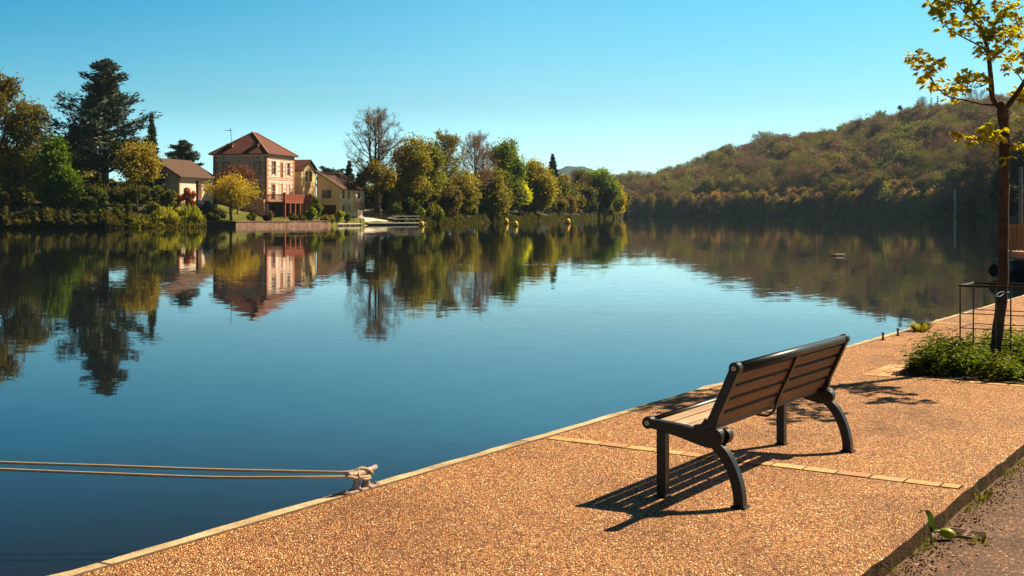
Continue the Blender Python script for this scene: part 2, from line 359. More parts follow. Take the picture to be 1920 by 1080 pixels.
# quay wall with a worn coping and a thin metal strip
qw = thing('quay_wall', 'long quay wall with pale worn concrete coping between paving and river', 'wall', Q(0, EDGE), QROT)
g = G(); V = []; ds = .22
ns = int(134 / ds)
for i in range(ns):
    s = -14 + ds * i; e = r2.uniform(-.014, .008) - (.03 if r2.random() < .07 else 0)
    V += [(s, e - .02, -2.2), (s, -.0 - e, -.03), (s, -.012 - e, -.002 - r2.uniform(0, .004)), (s, -(INNER - EDGE) + .008, 0.0)]
V = [(a, b, c) for a, b, c in V]
F = [(i * 4 + k, i * 4 + k + 1, i * 4 + k + 5, i * 4 + k + 4) for i in range(ns - 1) for k in range(3)]
g.add(V, [f[::-1] for f in F]); g.build('coping', M['coping'], qw)
g = G(); g.box(-14, 120, -(INNER - EDGE) - .004, -(INNER - EDGE) + .008, -.03, .007); g.build('edge_strip', M['strip'], qw)
# brick strips across the paving
def brick_run(g, s0, n0, n1, bl=.22, bw=.118, along='n', z=.005):
    n = n0
    while n < n1 - .05:
        e = min(bl, n1 - n) - .014; j = r2.uniform(-.003, .003)
        if along == 'n': a = Q(s0 + j, n); va = N * e; vb = U * (bw - .008)
        else: a = Q(n, s0 + j); va = U * e; vb = N * (bw - .008)
        g.obox((a[0], a[1], -.03), va, vb, (0, 0, .03 + z + r2.uniform(-.001, .002))); n += bl
def mortar(s0, s1, n0, n1):
    g = G(); g.add([Q(s0, n0, .0022), Q(s1, n0, .0022), Q(s1, n1, .0022), Q(s0, n1, .0022)], [(0, 1, 2, 3)]); tag(g.build('paving_joint', M['kerb']), kind='structure')
mortar(7.632, 7.75, INNER + .03, KERB - .03)
g = G(); brick_run(g, 7.64, INNER + .03, KERB - .03); tag(g.build('brick_paving', M['brick_paver'], bevel=.003), kind='structure')
g = G(); brick_run(g, 18.95, INNER + .03, KERB - .03); brick_run(g, 30.3, INNER + .03, KERB - .03); tag(g.build('brick_paving', M['brick_paver']), kind='structure')
BED = (12.62, 14.9, -3.62, -1.85)     # s0, s1, n0, n1
g = G(); brick_run(g, BED[0] - .13, BED[2] - .13, BED[3] + .1); brick_run(g, BED[2] - .13, BED[0] - .01, BED[1], along='s'); brick_run(g, BED[2] - .26, BED[0] - .13, BED[0] + .9, along='s')
brick_run(g, BED[1], BED[2] - .13, BED[3] + .1)
tag(g.build('brick_paving', M['brick_paver'], bevel=.003), kind='structure')
g = G(); g.add([Q(BED[0], BED[2], .012), Q(BED[0], BED[3], .012), Q(BED[1], BED[3], .012), Q(BED[1], BED[2], .012)], [(0, 1, 2, 3)])
tag(g.build('ground', M['soil']), kind='structure')

# ------------------------------------------------------------------ terrain
SH = [(-900, 150), (-400, 150), (0, 154), (200, 157), (300, 163), (386, 172), (443, 174.5), (530, 181), (621, 189), (690, 201), (760, 211), (870, 240), (1000, 290), (1100, 380), (1150, 460), (1168, 550)]
def shoreL(px): return float(np.interp(px, [a for a, _ in SH], [b for _, b in SH]))
def plateauL(px): return float(np.interp(px, [-400, 290, 330, 410, 470, 500, 590, 625, 700, 760, 1168], [3.0, 3.2, 3.8, 3.4, 1.9, 1.2, 1.1, 1.9, 2.1, 1.6, 1.8]))
def hL(px, o):
    P = plateauL(px)
    return float(np.interp(o, [-3, 0, .7, 3, 18, 40, 150, 3000], [-2, -.75, .32, .40, P, P + .3, P + (6 if px < 330 else 2), P + 8]))
def gz(px, D): return hL(px, D - shoreL(px))
pxs = [-900 + 25 * i for i in range(20)] + [-400 + 14 * i for i in range(112)] + [1168]
offs = [-3, 0, .7, 1.5, 3, 6, 9, 12, 16, 24, 40, 80, 150, 500, 1500, 3000]
g = G(); V = []
for p in pxs:
    for o in offs:
        D = shoreL(p) + o; V.append((X(p, D), D, hL(p, o) + (r2.uniform(-.1, .1) if o > 0 else 0)))
n = len(offs); g.add(V, [(i * n + j, (i + 1) * n + j, (i + 1) * n + j + 1, i * n + j + 1) for i in range(len(pxs) - 1) for j in range(n - 1)])
lb = g.build('ground', M['grass'], smooth=True); lb.data.materials.append(M['bank_soil']); tag(lb, kind='structure')
for p in lb.data.polygons:
    c = p.center; q = 960 + c.x / c.y * FPX
    if q < 330 or q > 735: p.material_index = 1
# wooded hill across the river
RS = [(1060, 1100), (1180, 800), (1400, 720), (1600, 640), (1760, 560), (1850, 504), (1885, 330), (1960, 230), (2200, 150), (2600, 110)]
SKYL = [(1060, 372), (1140, 352), (1190, 340), (1260, 318), (1330, 297), (1400, 275), (1460, 258), (1540, 247), (1600, 234), (1650, 222), (1700, 216), (1745, 200), (1800, 190), (1870, 175), (1960, 165), (2200, 160), (2600, 160)]
def shoreR(px): return float(np.interp(px, [a for a, _ in RS], [b for _, b in RS]))
def hR(px, o):
    D = shoreR(px); w = 330.; top = max(3, (HOR - float(np.interp(px, [a for a, _ in SKYL], [b for _, b in SKYL]))) / FPX * (D + w) + EYE - 12.5)
    if px > 1870: top *= max(.25, 1 - (px - 1870) / 200.)
    if o < 12: return float(np.interp(o, [-4, 0, 1, 12], [-2, -.7, .4, 2.0]))
    t = (o - 12) / (w - 12)
    base = 2 + (top - 2) * (t ** .85 if t < 1 else 1 + .12 * math.sin(min(t - 1, 1) * 1.5))
    return base + (2.5 * math.sin(px * .021 + o * .013) + 2.5 * math.sin(px * .067 + o * .02)) * min(1, t * 3) * (1 if t < .8 else max(0, 2.0 - t) * .8)
pxr = [1060 + 14 * i for i in range(111)]; offr = [-4, 0, 1, 6, 12] + [25 + 20 * i for i in range(20)] + [470, 560, 800, 1600]
g = G(); V = [(X(p, shoreR(p) + o), shoreR(p) + o, hR(p, o)) for p in pxr for o in offr]
n = len(offr); g.add(V, [(i * n + j, (i + 1) * n + j, (i + 1) * n + j + 1, i * n + j + 1) for i in range(len(pxr) - 1) for j in range(n - 1)])
tag(g.build('hill', M['hill_floor'], smooth=True), kind='structure')
g = G(); V = []; cols = 60
for i in range(cols + 1):
    px = 900 + 7 * i
    t = float(np.interp(px, [900, 1030, 1062, 1085, 1110, 1160, 1200, 1320], [345, 322, 311, 310, 317, 334, 352, 372]))
    top = (HOR - t) / FPX * 3400 + r2.uniform(-2, 2)
    for o, h in ((0, -1), (300, .7), (600, 1), (1200, .6)): V.append((X(px, 3400) * (1 + (o - 600) / 3400), 2800 + o, -5 if h < 0 else top * h))
g.add(V, [(i * 4 + j, (i + 1) * 4 + j, (i + 1) * 4 + j + 1, i * 4 + j + 1) for i in range(cols) for j in range(3)])
M['hazy_far_wood'] = mottled('hazy_far_wood', (.012, .035, .045), (.025, .055, .06), .02, .95, 0)  # blue of the distance haze painted into the wood's colour
tag(g.build('hill', M['hazy_far_wood'], smooth=True), kind='structure')

# ------------------------------------------------------------------ tree builders
def unit(a): return a / np.maximum(np.linalg.norm(a, axis=-1, keepdims=True), 1e-9)
def leaf_quads(C, Nn, su, sv, rs, up=None):
    """rhombic leaf faces: centres, normals, half sizes"""
    n = len(C); a = rs.normal(size=(n, 3)) if up is None else up + rs.normal(size=(n, 3)) * .25
    Nn = unit(Nn); u = unit(a - (a * Nn).sum(1, keepdims=True) * Nn); v = np.cross(Nn, u)
    su = (np.ones(n) * su)[:, None] * rs.uniform(.6, 1.3, (n, 1)); sv = (np.ones(n) * sv)[:, None] * rs.uniform(.6, 1.3, (n, 1))
    V = np.stack([C + u * su, C + v * sv, C - u * su, C - v * sv], 1).reshape(-1, 3)
    return V, np.arange(n * 4).reshape(n, 4)
def crown_mesh(rs, H, Wd, z0, lobes=11, clumps=34, leaves=16, ls=.3, spread=.27, squash=1.0, shape='round', elong=1.0):
    """leaf clumps on the surface and inside of many lobes that fill an uneven envelope"""
    Wd = Wd * 1.22; lobes = int(lobes * 1.2); leaves = int(leaves * 2.0); ls = ls * .69
    hc = (H - z0) / 2; cz = z0 + hc; C = []; Nn = []; tips = []
    for i in range(lobes):
        p = rs.normal(size=3); p = p / np.linalg.norm(p) * rs.uniform(.35, 1.0)
        p[2] = p[2] * 1.0 if abs(p[2]) > .5 else p[2] * 1.3
        r = rs.uniform(.24, .42) * min(Wd, H - z0) * .5 * 1.15
        wz = 1.0
        if shape == 'cone': wz = max(.22, 1 - (p[2] * .5 + .5) * .85)
        elif shape == 'tall': wz = 1 - .55 * max(0, p[2]) ** 1.3
        elif shape == 'egg': wz = 1 - .3 * (p[2] * .5 + .5)
        c = np.array([p[0] * max(Wd / 2 - r, .1) * wz, p[1] * max(Wd / 2 - r, .1) * wz, cz + p[2] * max(hc - r * squash, .1)])
        if i == 0: c = np.array([rs.uniform(-.1, .1) * Wd, 0, H - r * squash])
        r *= (.6 + .4 * wz)
        k = int(clumps * rs.uniform(.7, 1.3)); d = unit(rs.normal(size=(k, 3))); rr = r * rs.uniform(.55, 1.08, (k, 1))
        cc = c + d * rr * np.array([1, 1, squash]); cc[:, 2] = np.maximum(cc[:, 2], z0 * .6 + .1)
        tips.append((c, r))
        m = int(leaves); pts = cc[:, None, :] + rs.normal(size=(k, m, 3)) * r * spread * rs.uniform(.6, 1.5, (k, 1, 1)); C.append(pts.reshape(-1, 3))
        nn = d[:, None, :] * .55 + rs.normal(size=(k, m, 3)) * .6 + np.array([0, 0, .35]); Nn.append(nn.reshape(-1, 3))
    C = np.concatenate(C); Nn = np.concatenate(Nn)
    C[:, 2] = np.maximum(C[:, 2], .05)
    return leaf_quads(C, Nn, ls * elong, ls / elong * .8, rs), tips
def trunk_mesh(rs, H, tips, r0, lean=0.0, g=None, limbs=10, fork=.3):
    g = g or G(); top = H * .8; pts = []; k = 7
    for i in range(k): t = i / (k - 1); pts.append((lean * H * t + .02 * H * math.sin(t * 5 + r0 * 9), .015 * H * math.sin(t * 4), -.4 + (top + .4) * t))
    g.tube(pts, [r0 * (1.25 if i == 0 else 1) * (1 - .8 * i / (k - 1)) for i in range(k)], 8)
    for c, r in tips[:limbs]:
        t = max(.12, min(.85, (c[2] / H) * .62)); b = Vector(pts[0]).lerp(Vector(pts[-1]), t); c = Vector(c)
        mid = b.lerp(c, .5) + Vector((0, 0, -.04 * H)); rr = r0 * .42 * (1 - .5 * t)
        g.tube([b, mid, c], [rr, rr * .7, rr * .3], 5, False)
        for _ in range(4):
            e = c + Vector(rs.normal(size=3)) * r * .55; g.tube([mid.lerp(c, rs.uniform(.3, 1)), e], [rr * .3, rr * .08], 4, False)
    return g
def bare_tree(rs, H, Wd, name, label, loc, col, r0=None, maxl=8, split=3, leaf=0, leafcol=None, group=None, lean=0, rz=0, first=.2, cat='tree', twl=.9, ls=.16, limbs=30, low=.30):
    """leafless tree: a forking trunk whose limbs, branches and twigs fill a domed crown"""
    r0 = r0 or H * .017; gt = G(); gc = G(); ends = []; A = Wd / 2; cz = H * (low + 1) / 2; B = H * (1 - low) / 2; V3 = Vector
    fork = V3((rs.normal() * .01 * H, rs.normal() * .01 * H, H * rs.uniform(.26, .36))); gt.tube([V3((0, 0, -.4)), fork * .5 + V3((rs.normal() * .008 * H, 0, 0)), fork], [r0 * 1.25, r0, r0 * .8], 8, False)
    nl = 3; L_ = []; a0 = rs.uniform(0, 6.28)
    for i in range(nl):
        a = a0 + i * 2.1; sp = (.10 if i == 0 else .38) * A; e = V3((math.cos(a) * sp, math.sin(a) * sp, H * (.95 if i == 0 else rs.uniform(.78, .9)))); m = fork.lerp(e, .45) + V3((math.cos(a) * sp * .35, math.sin(a) * sp * .35, 0))
        L_.append((fork, m, e)); gt.tube([fork, fork.lerp(m, .5) + V3((0, 0, .01 * H)), m, m.lerp(e, .5), e], [r0 * .62, r0 * .52, r0 * .4, r0 * .25, .03], 6, False)
    bz = lambda p, t: p[0] * (1 - t) ** 2 + p[1] * 2 * t * (1 - t) + p[2] * t * t
    for i in range(limbs):
        t = (i + rs.uniform(0, 1)) / limbs; src = L_[i % nl]; s_ = bz((src[0], src[1] * 1.0, src[2]), t * .9); az = i * 2.4 + rs.normal() * .3; el = R(-22) + t * R(92) + rs.normal() * .12
        e = V3((math.cos(az) * math.cos(el) * A, math.sin(az) * math.cos(el) * A, cz + math.sin(el) * B)) * 1.0; e = V3((e.x * rs.uniform(.8, 1.08), e.y * rs.uniform(.8, 1.08), e.z)); m = s_.lerp(e, .5) + V3((0, 0, -.05 * H if el < .6 else 0)) + V3(rs.normal(size=3)) * .02 * H
        c = (s_, m, e); rr = max(.05, r0 * .3 * (1 - .5 * t)); gt.tube([bz(c, q / 5) for q in range(6)], [rr * (1 - .8 * q / 5) for q in range(6)], 5, False); Ln = (e - s_).length
        for k in range(9):
            u = .22 + .78 * (k + rs.uniform(0, 1)) / 9; b = bz(c, min(1, u)); d = ((e - s_).normalized() * .6 + V3(rs.normal(size=3)) * .6 + V3((0, 0, .4))).normalized(); l2 = Ln * .30 * rs.uniform(.5, 1.2) * (1.15 - .4 * u)
            e2 = b + d * l2; gc.tube([b, b.lerp(e2, .5) + V3(rs.normal(size=3)) * l2 * .06, e2], [max(.028, rr * .35), .024, .014], 3, False)
            for q in range(5):
                b3 = b.lerp(e2, rs.uniform(.3, 1)); d3 = (d * .6 + V3(rs.normal(size=3)) * .6 + V3((0, 0, .3))).normalized(); e3 = b3 + d3 * l2 * rs.uniform(.3, .6); gc.tube([b3, e3], [.018, .010], 3, False); ends += [b3.lerp(e3, .5), e3]
    t = thing(name, label, cat, loc, rz, group); gt.build('trunk', M['bark'], t)
    E = np.array([tuple(e) for e in ends]); k = 3
    C = np.repeat(E, k, 0); D = unit(rs.normal(size=C.shape) + unit(C - np.array([0, 0, H * .35])) * .8); Ln = rs.uniform(.4, 1, (len(C), 1)) * twl * .8
    S = unit(np.cross(D, rs.normal(size=C.shape))) * .012
    V1 = np.stack([C - S, C + S, C + D * Ln + S * .4, C + D * Ln - S * .4], 1).reshape(-1, 3)
    V0 = np.array(gc.V); F0 = np.array(gc.F); F1 = np.arange(len(C) * 4).reshape(-1, 4) + len(V0)
    cr_ = link('crown', mesh_np('crown', np.concatenate([V0, V1]), np.concatenate([F0, F1])), M['twig'], t); cr_.color = (*col, 1)
    if leaf:
        idx = rs.integers(0, len(E), leaf); C = E[idx] + rs.normal(size=(leaf, 3)) * .35
        V, F = leaf_quads(C, rs.normal(size=C.shape), ls, ls * .7, rs)
        lo = link('leaves', mesh_np('leaves', V, F), M['leaf'], t); lo.color = (*(leafcol or (.12, .13, .03)), 1)
    return t
def leafy(rs, H, Wd, name, label, loc, col, z0=None, group=None, cat='tree', mat='leaf', r0=None, rz=0, lean=0, trunk=True, **kw):
    z0 = H * .12 if z0 is None else z0
    (V, F), tips = crown_mesh(rs, H, Wd, z0, **kw)
    t = thing(name, label, cat, loc, rz, group)
    c = link('crown' if trunk else 'foliage', mesh_np('crown', V, F), M[mat], t); c.color = (*col, 1)
    if trunk: trunk_mesh(rs, H, tips, r0 or H * .02, lean).build('trunk', M['bark'], t)
    else:
        g = G()
        for c_, r in tips[:8]: g.tube([(c_[0] * .15, c_[1] * .15, -.2), (c_[0] * .6, c_[1] * .6, c_[2] * .5), tuple(c_)], [.05, .035, .015], 4, False)
        g.build('stem', M['bark'], t)
    return t
def layered(rs, H, Wd, name, label, loc, col, group=None, tiers=22, z0=.18, power=.55, ls=.34, droop=.0, n_per=7, fill=34, r0=None, shape='cedar', cat='tree', flat=.10):
    """cedar or spruce: limbs at many heights carrying flat sprays of needles"""
    t = thing(name, label, cat, loc, 0, group); gt = G(); C = []; SZ = []; Wd *= 1.18
    r0 = r0 or H * .022
    gt.tube([(0, 0, -.4), (.01 * H, 0, H * .35), (-.01 * H, .0, H * .7), (0, 0, H * .97)], [r0 * 1.3, r0, r0 * .55, .05], 8)
    for i in range(tiers):
        f = i / (tiers - 1); z = H * (z0 + (1 - z0) * f * .98)
        if shape == 'cedar': R_ = Wd / 2 * (1 - f) ** power * (.75 + .35 * math.sin(i * 2.4)) + .03 * Wd
        else: R_ = Wd / 2 * (1 - f) ** .9 + .02 * Wd
        for k in range(n_per if f < .85 else max(3, n_per - 2)):
            a = rs.uniform(0, 2 * math.pi); Lr = R_ * (rs.uniform(.4, 1.2) if shape == 'cedar' else rs.uniform(.6, 1.05)); rise = (.28 if shape == 'cedar' else -.18) * Lr * rs.uniform(.3, 1.3) + droop * Lr
            ca, sa = math.cos(a), math.sin(a); tip = Vector((ca * Lr, sa * Lr, z + rise)); b = Vector((0, 0, z - .03 * H * (1 - f)))
            mid = b.lerp(tip, .55) + Vector((0, 0, .04 * Lr)); rr = max(.03, r0 * .35 * (1 - f))
            gt.tube([b, mid, tip], [rr, rr * .6, .02], 4, False)
            m = int(fill * (.35 + Lr / (Wd / 2)))
            tt = rs.uniform(.25, 1.03, m) ** .8; w = rs.normal(size=m) * Lr * .17 * (1.25 - tt * .6)
            p = np.array(b)[None] * (1 - tt[:, None]) + np.array(tip)[None] * tt[:, None]
            p[:, 0] += -sa * w; p[:, 1] += ca * w; p[:, 2] += .04 * Lr + rs.normal(size=m) * flat * (.5 + Lr * .15) - np.abs(w) * .15
            C.append(p); SZ.append(np.full(m, .45 + .55 * (1 - f) if shape == 'spruce' else 1.0))
    gt.build('trunk', M['bark'], t)
    C = np.concatenate(C); k = 3; SZ = np.repeat(np.concatenate(SZ), k); C = np.repeat(C, k, 0) + rs.normal(size=(len(C) * k, 3)) * np.array([.22, .22, .1]) * (ls / .3) * SZ[:, None]
    out = unit(C * np.array([1, 1, 0]) + 1e-6)
    V, F = leaf_quads(C, rs.normal(size=C.shape) * .6 + np.array([0, 0, .5]), ls * 1.25 * SZ, ls * .3 * SZ, rs, up=out * .9 + np.array([0, 0, .35]))
    c = link('crown', mesh_np('crown', V, F), M['needle'], t); c.color = (*col, 1)
    return t
def brushy(rs, H, Wd, name, label, loc, col, n=2600, group=None, cat='shrub', ls=.3):
    """upright willow-like scrub: fans of long thin shoots"""
    t = thing(name, label, cat, loc, 0, group); a = rs.uniform(0, 2 * math.pi, n); rr = np.sqrt(rs.uniform(0, 1, n)) * Wd / 2
    f = rs.uniform(.05, 1, n) ** .7; hmax = H * (1 - .5 * (rr / (Wd / 2)) ** 2) * (.8 + .25 * np.sin(a * 3 + rr * 2))
    C = np.stack([np.cos(a) * rr * (.5 + .5 * f), np.sin(a) * rr * (.5 + .5 * f), f * hmax], 1)
    up = np.stack([np.cos(a) * rr / Wd, np.sin(a) * rr / Wd, np.ones(n)], 1)
    V, F = leaf_quads(C, rs.normal(size=C.shape) * np.array([1, 1, .3]), ls * 1.5, ls * .28, rs, up=up)
    c = link('foliage', mesh_np('foliage', V, F), M['leaf'], t); c.color = (*col, 1)
    g = G()
    for k in range(9): b = rs.uniform(-.1, .1, 2) * Wd; g.tube([(b[0], b[1], -.2), (b[0] * 3, b[1] * 3, H * .7)], [.04, .01], 3, False)
    g.build('stem', M['bark'], t); return t

def shore_scrub(p0, p1, name, label, col, hmin, hmax, seed, inner=3.5, n=26000, ls=.24, sf=None, hf=None):
    """rank growth hanging over the water's edge; nobody could count the plants"""
    rs = RS0(seed); px = rs.uniform(p0, p1, n); o = rs.uniform(-.6, inner, n); cl = np.floor((px + 3 * np.sin(o * 2.1)) / (7 * (p1 - p0) / 420)).astype(int); tab = rs.uniform(0, 1, 4000); hh = hmin + (hmax - hmin) * tab[cl % 4000] ** 1.5 * rs.uniform(.4, 1.1, n)
    D = np.array([(sf or shoreL)(a) for a in px]) + o; f = rs.uniform(0, 1, n) ** .8; z0 = np.array([max(WATER, (hf or hL)(a, b)) for a, b in zip(px, o)])
    C = np.stack([(px - 960) / FPX * D, D, z0 + f * hh * (1 - .35 * np.abs(o / inner - .5))], 1)
    V, F = leaf_quads(C, rs.normal(size=C.shape) * .7 + np.array([.1, -.3, .4]), ls * 1.2, ls * .55, rs, up=np.array([0, -.2, .8]))
    ob = link(name, mesh_np(name, V, F), M['leaf']); ob.color = (*col, 1); return tag(ob, label, 'undergrowth', kind='stuff')
RS0 = np.random.default_rng

# ------------------------------------------------------------------ houses on the left bank
AE = R(15.4); E2 = Vector((math.sin(AE), math.cos(AE), 0)); E1 = Vector((-math.cos(AE), math.sin(AE), 0))   # right faces run along E2, shaded faces along E1
UPV = Vector((0, 0, 1))
def facade(g, o, d, Wd, z0, z1, holes, nrm, dep=.22):
    """wall face from o along d with real openings (u0,u1,z0,z1) and their reveals"""
    us = sorted({0, Wd} | {h[0] for h in holes} | {h[1] for h in holes}); zs = sorted({z0, z1} | {h[2] for h in holes} | {h[3] for h in holes})
    P = lambda u, z, k=0: tuple(o + d * u - nrm * k + UPV * (z - o.z))
    for a, b in zip(us, us[1:]):
        for c, e in zip(zs, zs[1:]):
            if any(h[0] <= a and b <= h[1] and h[2] <= c and e <= h[3] for h in holes): continue
            g.add([P(a, c), P(b, c), P(b, e), P(a, e)], [(0, 1, 2, 3)])
    for a, b, c, e in holes:
        g.add([P(a, c), P(b, c), P(b, e), P(a, e), P(a, c, dep), P(b, c, dep), P(b, e, dep), P(a, e, dep)], [(0, 1, 5, 4), (1, 2, 6, 5), (2, 3, 7, 6), (3, 0, 4, 7)])
def window(parent, o, d, nrm, h, frame='frame_white', shutters=None, closed=None, sh_w=.5, label=None, name='window', glass=True, trim=None):
    """frame and bars set back in the opening, its pane a child; shutters folded open beside it"""
    a, b, c, e = h; P = lambda u, z, k=0: o + d * u + nrm * k + UPV * (z - o.z)
    g = G(); t = .09
    if closed:
        g.obox(P(a + .02, c + .02, -.12), d * (b - a - .04), nrm * .05, UPV * (e - c - .04))
        for i in range(int((e - c) / .16)): g.obox(P(a + .08, c + .08 + i * .16, -.07), d * (b - a - .16), nrm * .012, UPV * .07)
        w = g.build(name, M[closed], parent)
    else:
        for u0, u1, q0, q1 in ((a, a + t, c, e), (b - t, b, c, e), (a + t, b - t, c, c + t), (a + t, b - t, e - t, e), ((a + b) / 2 - .03, (a + b) / 2 + .03, c + t, e - t), (a + t, (a + b) / 2 - .03, c + (e - c) * .55, c + (e - c) * .55 + .05), ((a + b) / 2 + .03, b - t, c + (e - c) * .55, c + (e - c) * .55 + .05)):
            g.obox(P(u0, q0, -.15), d * (u1 - u0), nrm * .05, UPV * (q1 - q0))
        w = g.build(name, M[frame], parent)
        if glass: G().obox(P(a + .02, c + .02, -.19), d * (b - a - .04), nrm * .03, UPV * (e - c - .04)).build('pane', M['glass'], w)
    if trim:
        g = G(); k = .14
        for u0, u1, q0, q1 in ((a - k, a, c, e), (b, b + k, c, e), (a - k, b + k, e, e + k), (a - k, b + k, c - .1, c)): g.obox(P(u0, q0, .003), d * (u1 - u0), nrm * .05, UPV * (q1 - q0))
        g.build('window_frame', M[trim], w)
    if shutters:
        for s_, col_ in shutters:
            u0 = b + .03 if s_ > 0 else a - .03 - sh_w
            g = G(); g.obox(P(u0, c, .02), d * sh_w, nrm * .05, UPV * (e - c)); g.build('shutter', M[col_], w)
    return w
def slab(g, pts, th=.16):
    pts = [Vector(p) for p in pts]; nn = (pts[1] - pts[0]).cross(pts[2] - pts[0]).normalized()
    if nn.z < 0: nn = -nn
    n = len(pts); V = [tuple(p) for p in pts] + [tuple(p - nn * th) for p in pts]
    g.add(V, [tuple(range(n)), tuple(range(2 * n - 1, n - 1, -1))] + [(i, n + i, n + (i + 1) % n, (i + 1) % n) for i in range(n)])
NR = Vector((math.cos(AE), -math.sin(AE), 0)); NF = -E2        # outward normals of the lit (right) and shaded (front) faces

# --- big house with hipped roof
c0 = Vector((X(500, 195), 195, 2.3)); WL, WR, ZE = 9.7, 10.2, 11.4
t = thing('house', 'tall square river house with hipped red tile roof, shaded side and pink banded brick front', 'house', (0, 0, 0))
up = [(1.9, 3.2, 8.0, 10.3), (5.1, 5.75, 7.7, 10.1), (7.3, 8.5, 8.0, 10.2)]; lo = [(1.8, 3.0, 3.9, 6.4), (4.4, 5.6, 3.9, 6.6), (7.3, 8.4, 3.9, 6.5)]
fr = [(1.15, 2.2, 8.25, 10.0), (6.7, 7.8, 8.25, 10.0), (1.15, 2.2, 4.2, 6.1), (6.7, 7.8, 4.2, 6.1)]
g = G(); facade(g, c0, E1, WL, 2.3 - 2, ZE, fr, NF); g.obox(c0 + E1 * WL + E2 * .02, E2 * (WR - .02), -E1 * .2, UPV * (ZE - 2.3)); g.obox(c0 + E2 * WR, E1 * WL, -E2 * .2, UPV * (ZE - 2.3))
g.build('wall', M['plaster_shaded'], t)
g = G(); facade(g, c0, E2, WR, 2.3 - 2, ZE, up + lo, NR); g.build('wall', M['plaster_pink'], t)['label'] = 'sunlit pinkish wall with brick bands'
g = G()                                                  # brick quoins, bands and window surrounds on the lit face
P = lambda u, z, k=.004: c0 + E2 * u + NR * k + UPV * (z - c0.z)
allh = up + lo
def free(a, b, z0, z1):
    """spans of a-b at z0-z1 not crossing an opening"""
    cuts = sorted((h[0], h[1]) for h in allh if h[2] < z1 and h[3] > z0); out = []; x = a
    for p, q in cuts:
        if q <= x or p >= b: continue
        if p > x: out.append((x, min(p, b)))
        x = max(x, q)
    if x < b: out.append((x, b))
    return out
z = 3.2; i = 0
while z < ZE - .4:
    w_ = .9 if i % 2 else .55
    for a, b in ((0, w_), (WR - w_, WR)): g.obox(P(a, z), E2 * (b - a), NR * .03, UPV * .34)
    for h in allh:
        if h[2] - .3 < z < h[3] + .1:
            e = .34 if i % 2 else .2
            for a, b in free(h[0] - e, h[1] + e, z, z + .34):
                if a > .95 and b < WR - .95: g.obox(P(a, z, .005), E2 * (b - a), NR * .028, UPV * .34)
    z += .36; i += 1
for z in (7.15, 7.5, 10.55, 10.95, 4.9, 5.7, 8.6, 9.4):
    for a, b in free(.95, WR - .95, z, z + .17): g.obox(P(a, z, .006), E2 * (b - a), NR * .02, UPV * .17)
g.build('brick_trim', M['red_brick'], t)
g = G(); i = 0; z = 2.6
while z < ZE - .4:
    w_ = .8 if i % 2 else .5; g.obox(c0 + E1 * (WL - w_) + NF * .004 + UPV * (z - c0.z), E1 * w_, NF * .03, UPV * .34); z += .42; i += 1
g.build('quoin', M['shutter_brown'], t); g = G(); i = 0; z = 2.6
while z < ZE - .4: g.obox(c0 + NF * .004 + UPV * (z - c0.z), E1 * (.4 if i % 2 else .25), NF * .03, UPV * .34); z += .42; i += 1
g.build('quoin', M['shutter_brown'], t)
g = G(); g.obox(c0 + NR * .05 + NF * .05 + UPV * (ZE - .35 - c0.z) - E1 * 0, E2 * (WR + .05), -NR * .045, UPV * .3); g.obox(c0 + NF * .05 + UPV * (ZE - .35 - c0.z), E1 * WL, -NF * .045, UPV * .3); g.build('cornice', M['plaster_white'], t)
window(t, c0, E2, NR, up[0], shutters=[(1, 'frame_white')]); window(t, c0, E2, NR, up[1], closed='shutter_brown'); window(t, c0, E2, NR, up[2], shutters=[(-1, 'frame_white')])
window(t, c0, E2, NR, lo[0], shutters=[(1, 'plaster_pink')], sh_w=1.1); window(t, c0, E2, NR, lo[1], closed='plaster_white'); window(t, c0, E2, NR, lo[2], closed='frame_white')
for h in fr: window(t, c0, E1, NF, h, closed='shutter_grey', trim='shutter_brown')
for u in (1.6, 7.7): G().tube([c0 + E1 * u + UPV * (10.75 - c0.z) + NF * -.05, c0 + E1 * u + UPV * (10.75 - c0.z) + NF * .02], .16, 10).build('vent', M['dark_wood'], t)
ov = .55; za = 15.2
k = [c0 + NR * ov + NF * ov, c0 + E1 * (WL + ov) + NF * ov, c0 + E1 * (WL + ov) + E2 * (WR + ov), c0 + NR * ov + E2 * (WR + ov)]
k = [Vector((v.x, v.y, ZE)) for v in k]; r1 = c0 + E1 * WL * .5 + E2 * (WR * .44); r2_ = c0 + E1 * WL * .5 + E2 * (WR * .56); r1.z = r2_.z = za
g = G(); slab(g, [k[0], k[1], r1]); slab(g, [k[1], k[2], r2_, r1]); slab(g, [k[2], k[3], r2_]); slab(g, [k[3], k[0], r1, r2_])
rf = g.build('roof', M['tiles'], t)
g = G()
for a, b in ((k[0], r1), (k[1], r1), (k[2], r2_), (k[3], r2_), (r1, r2_)): g.tube([a + UPV * .05, b + UPV * .05], .12, 6)
g.build('ridge', M['red_brick'], rf)
for u in (2.0, 6.7):                                      # two small dormers on the shaded slope
    f = .27; b = c0 + E1 * u + NF * (ov - f * 5.6); z = ZE + (za - ZE) * f * .66
    g = G(); g.obox(Vector((b.x, b.y, z - .3)), E1 * .95, E2 * 1.6, UPV * 1.25); d = g.build('dormer', M['red_brick'], rf)
    g = G(); g.obox(Vector((b.x, b.y, z + .97)) - E1 * .1 - E2 * .15, E1 * 1.15, E2 * 1.9, UPV * .14); g.build('dormer_roof', M['tiles_brown'], d)
    g = G(); g.obox(Vector((b.x, b.y, z - .02)) + E1 * .12 + NF * .003, E1 * .71, NF * .04, UPV * .85); g.build('dormer_window', M['dark_wood'], d)
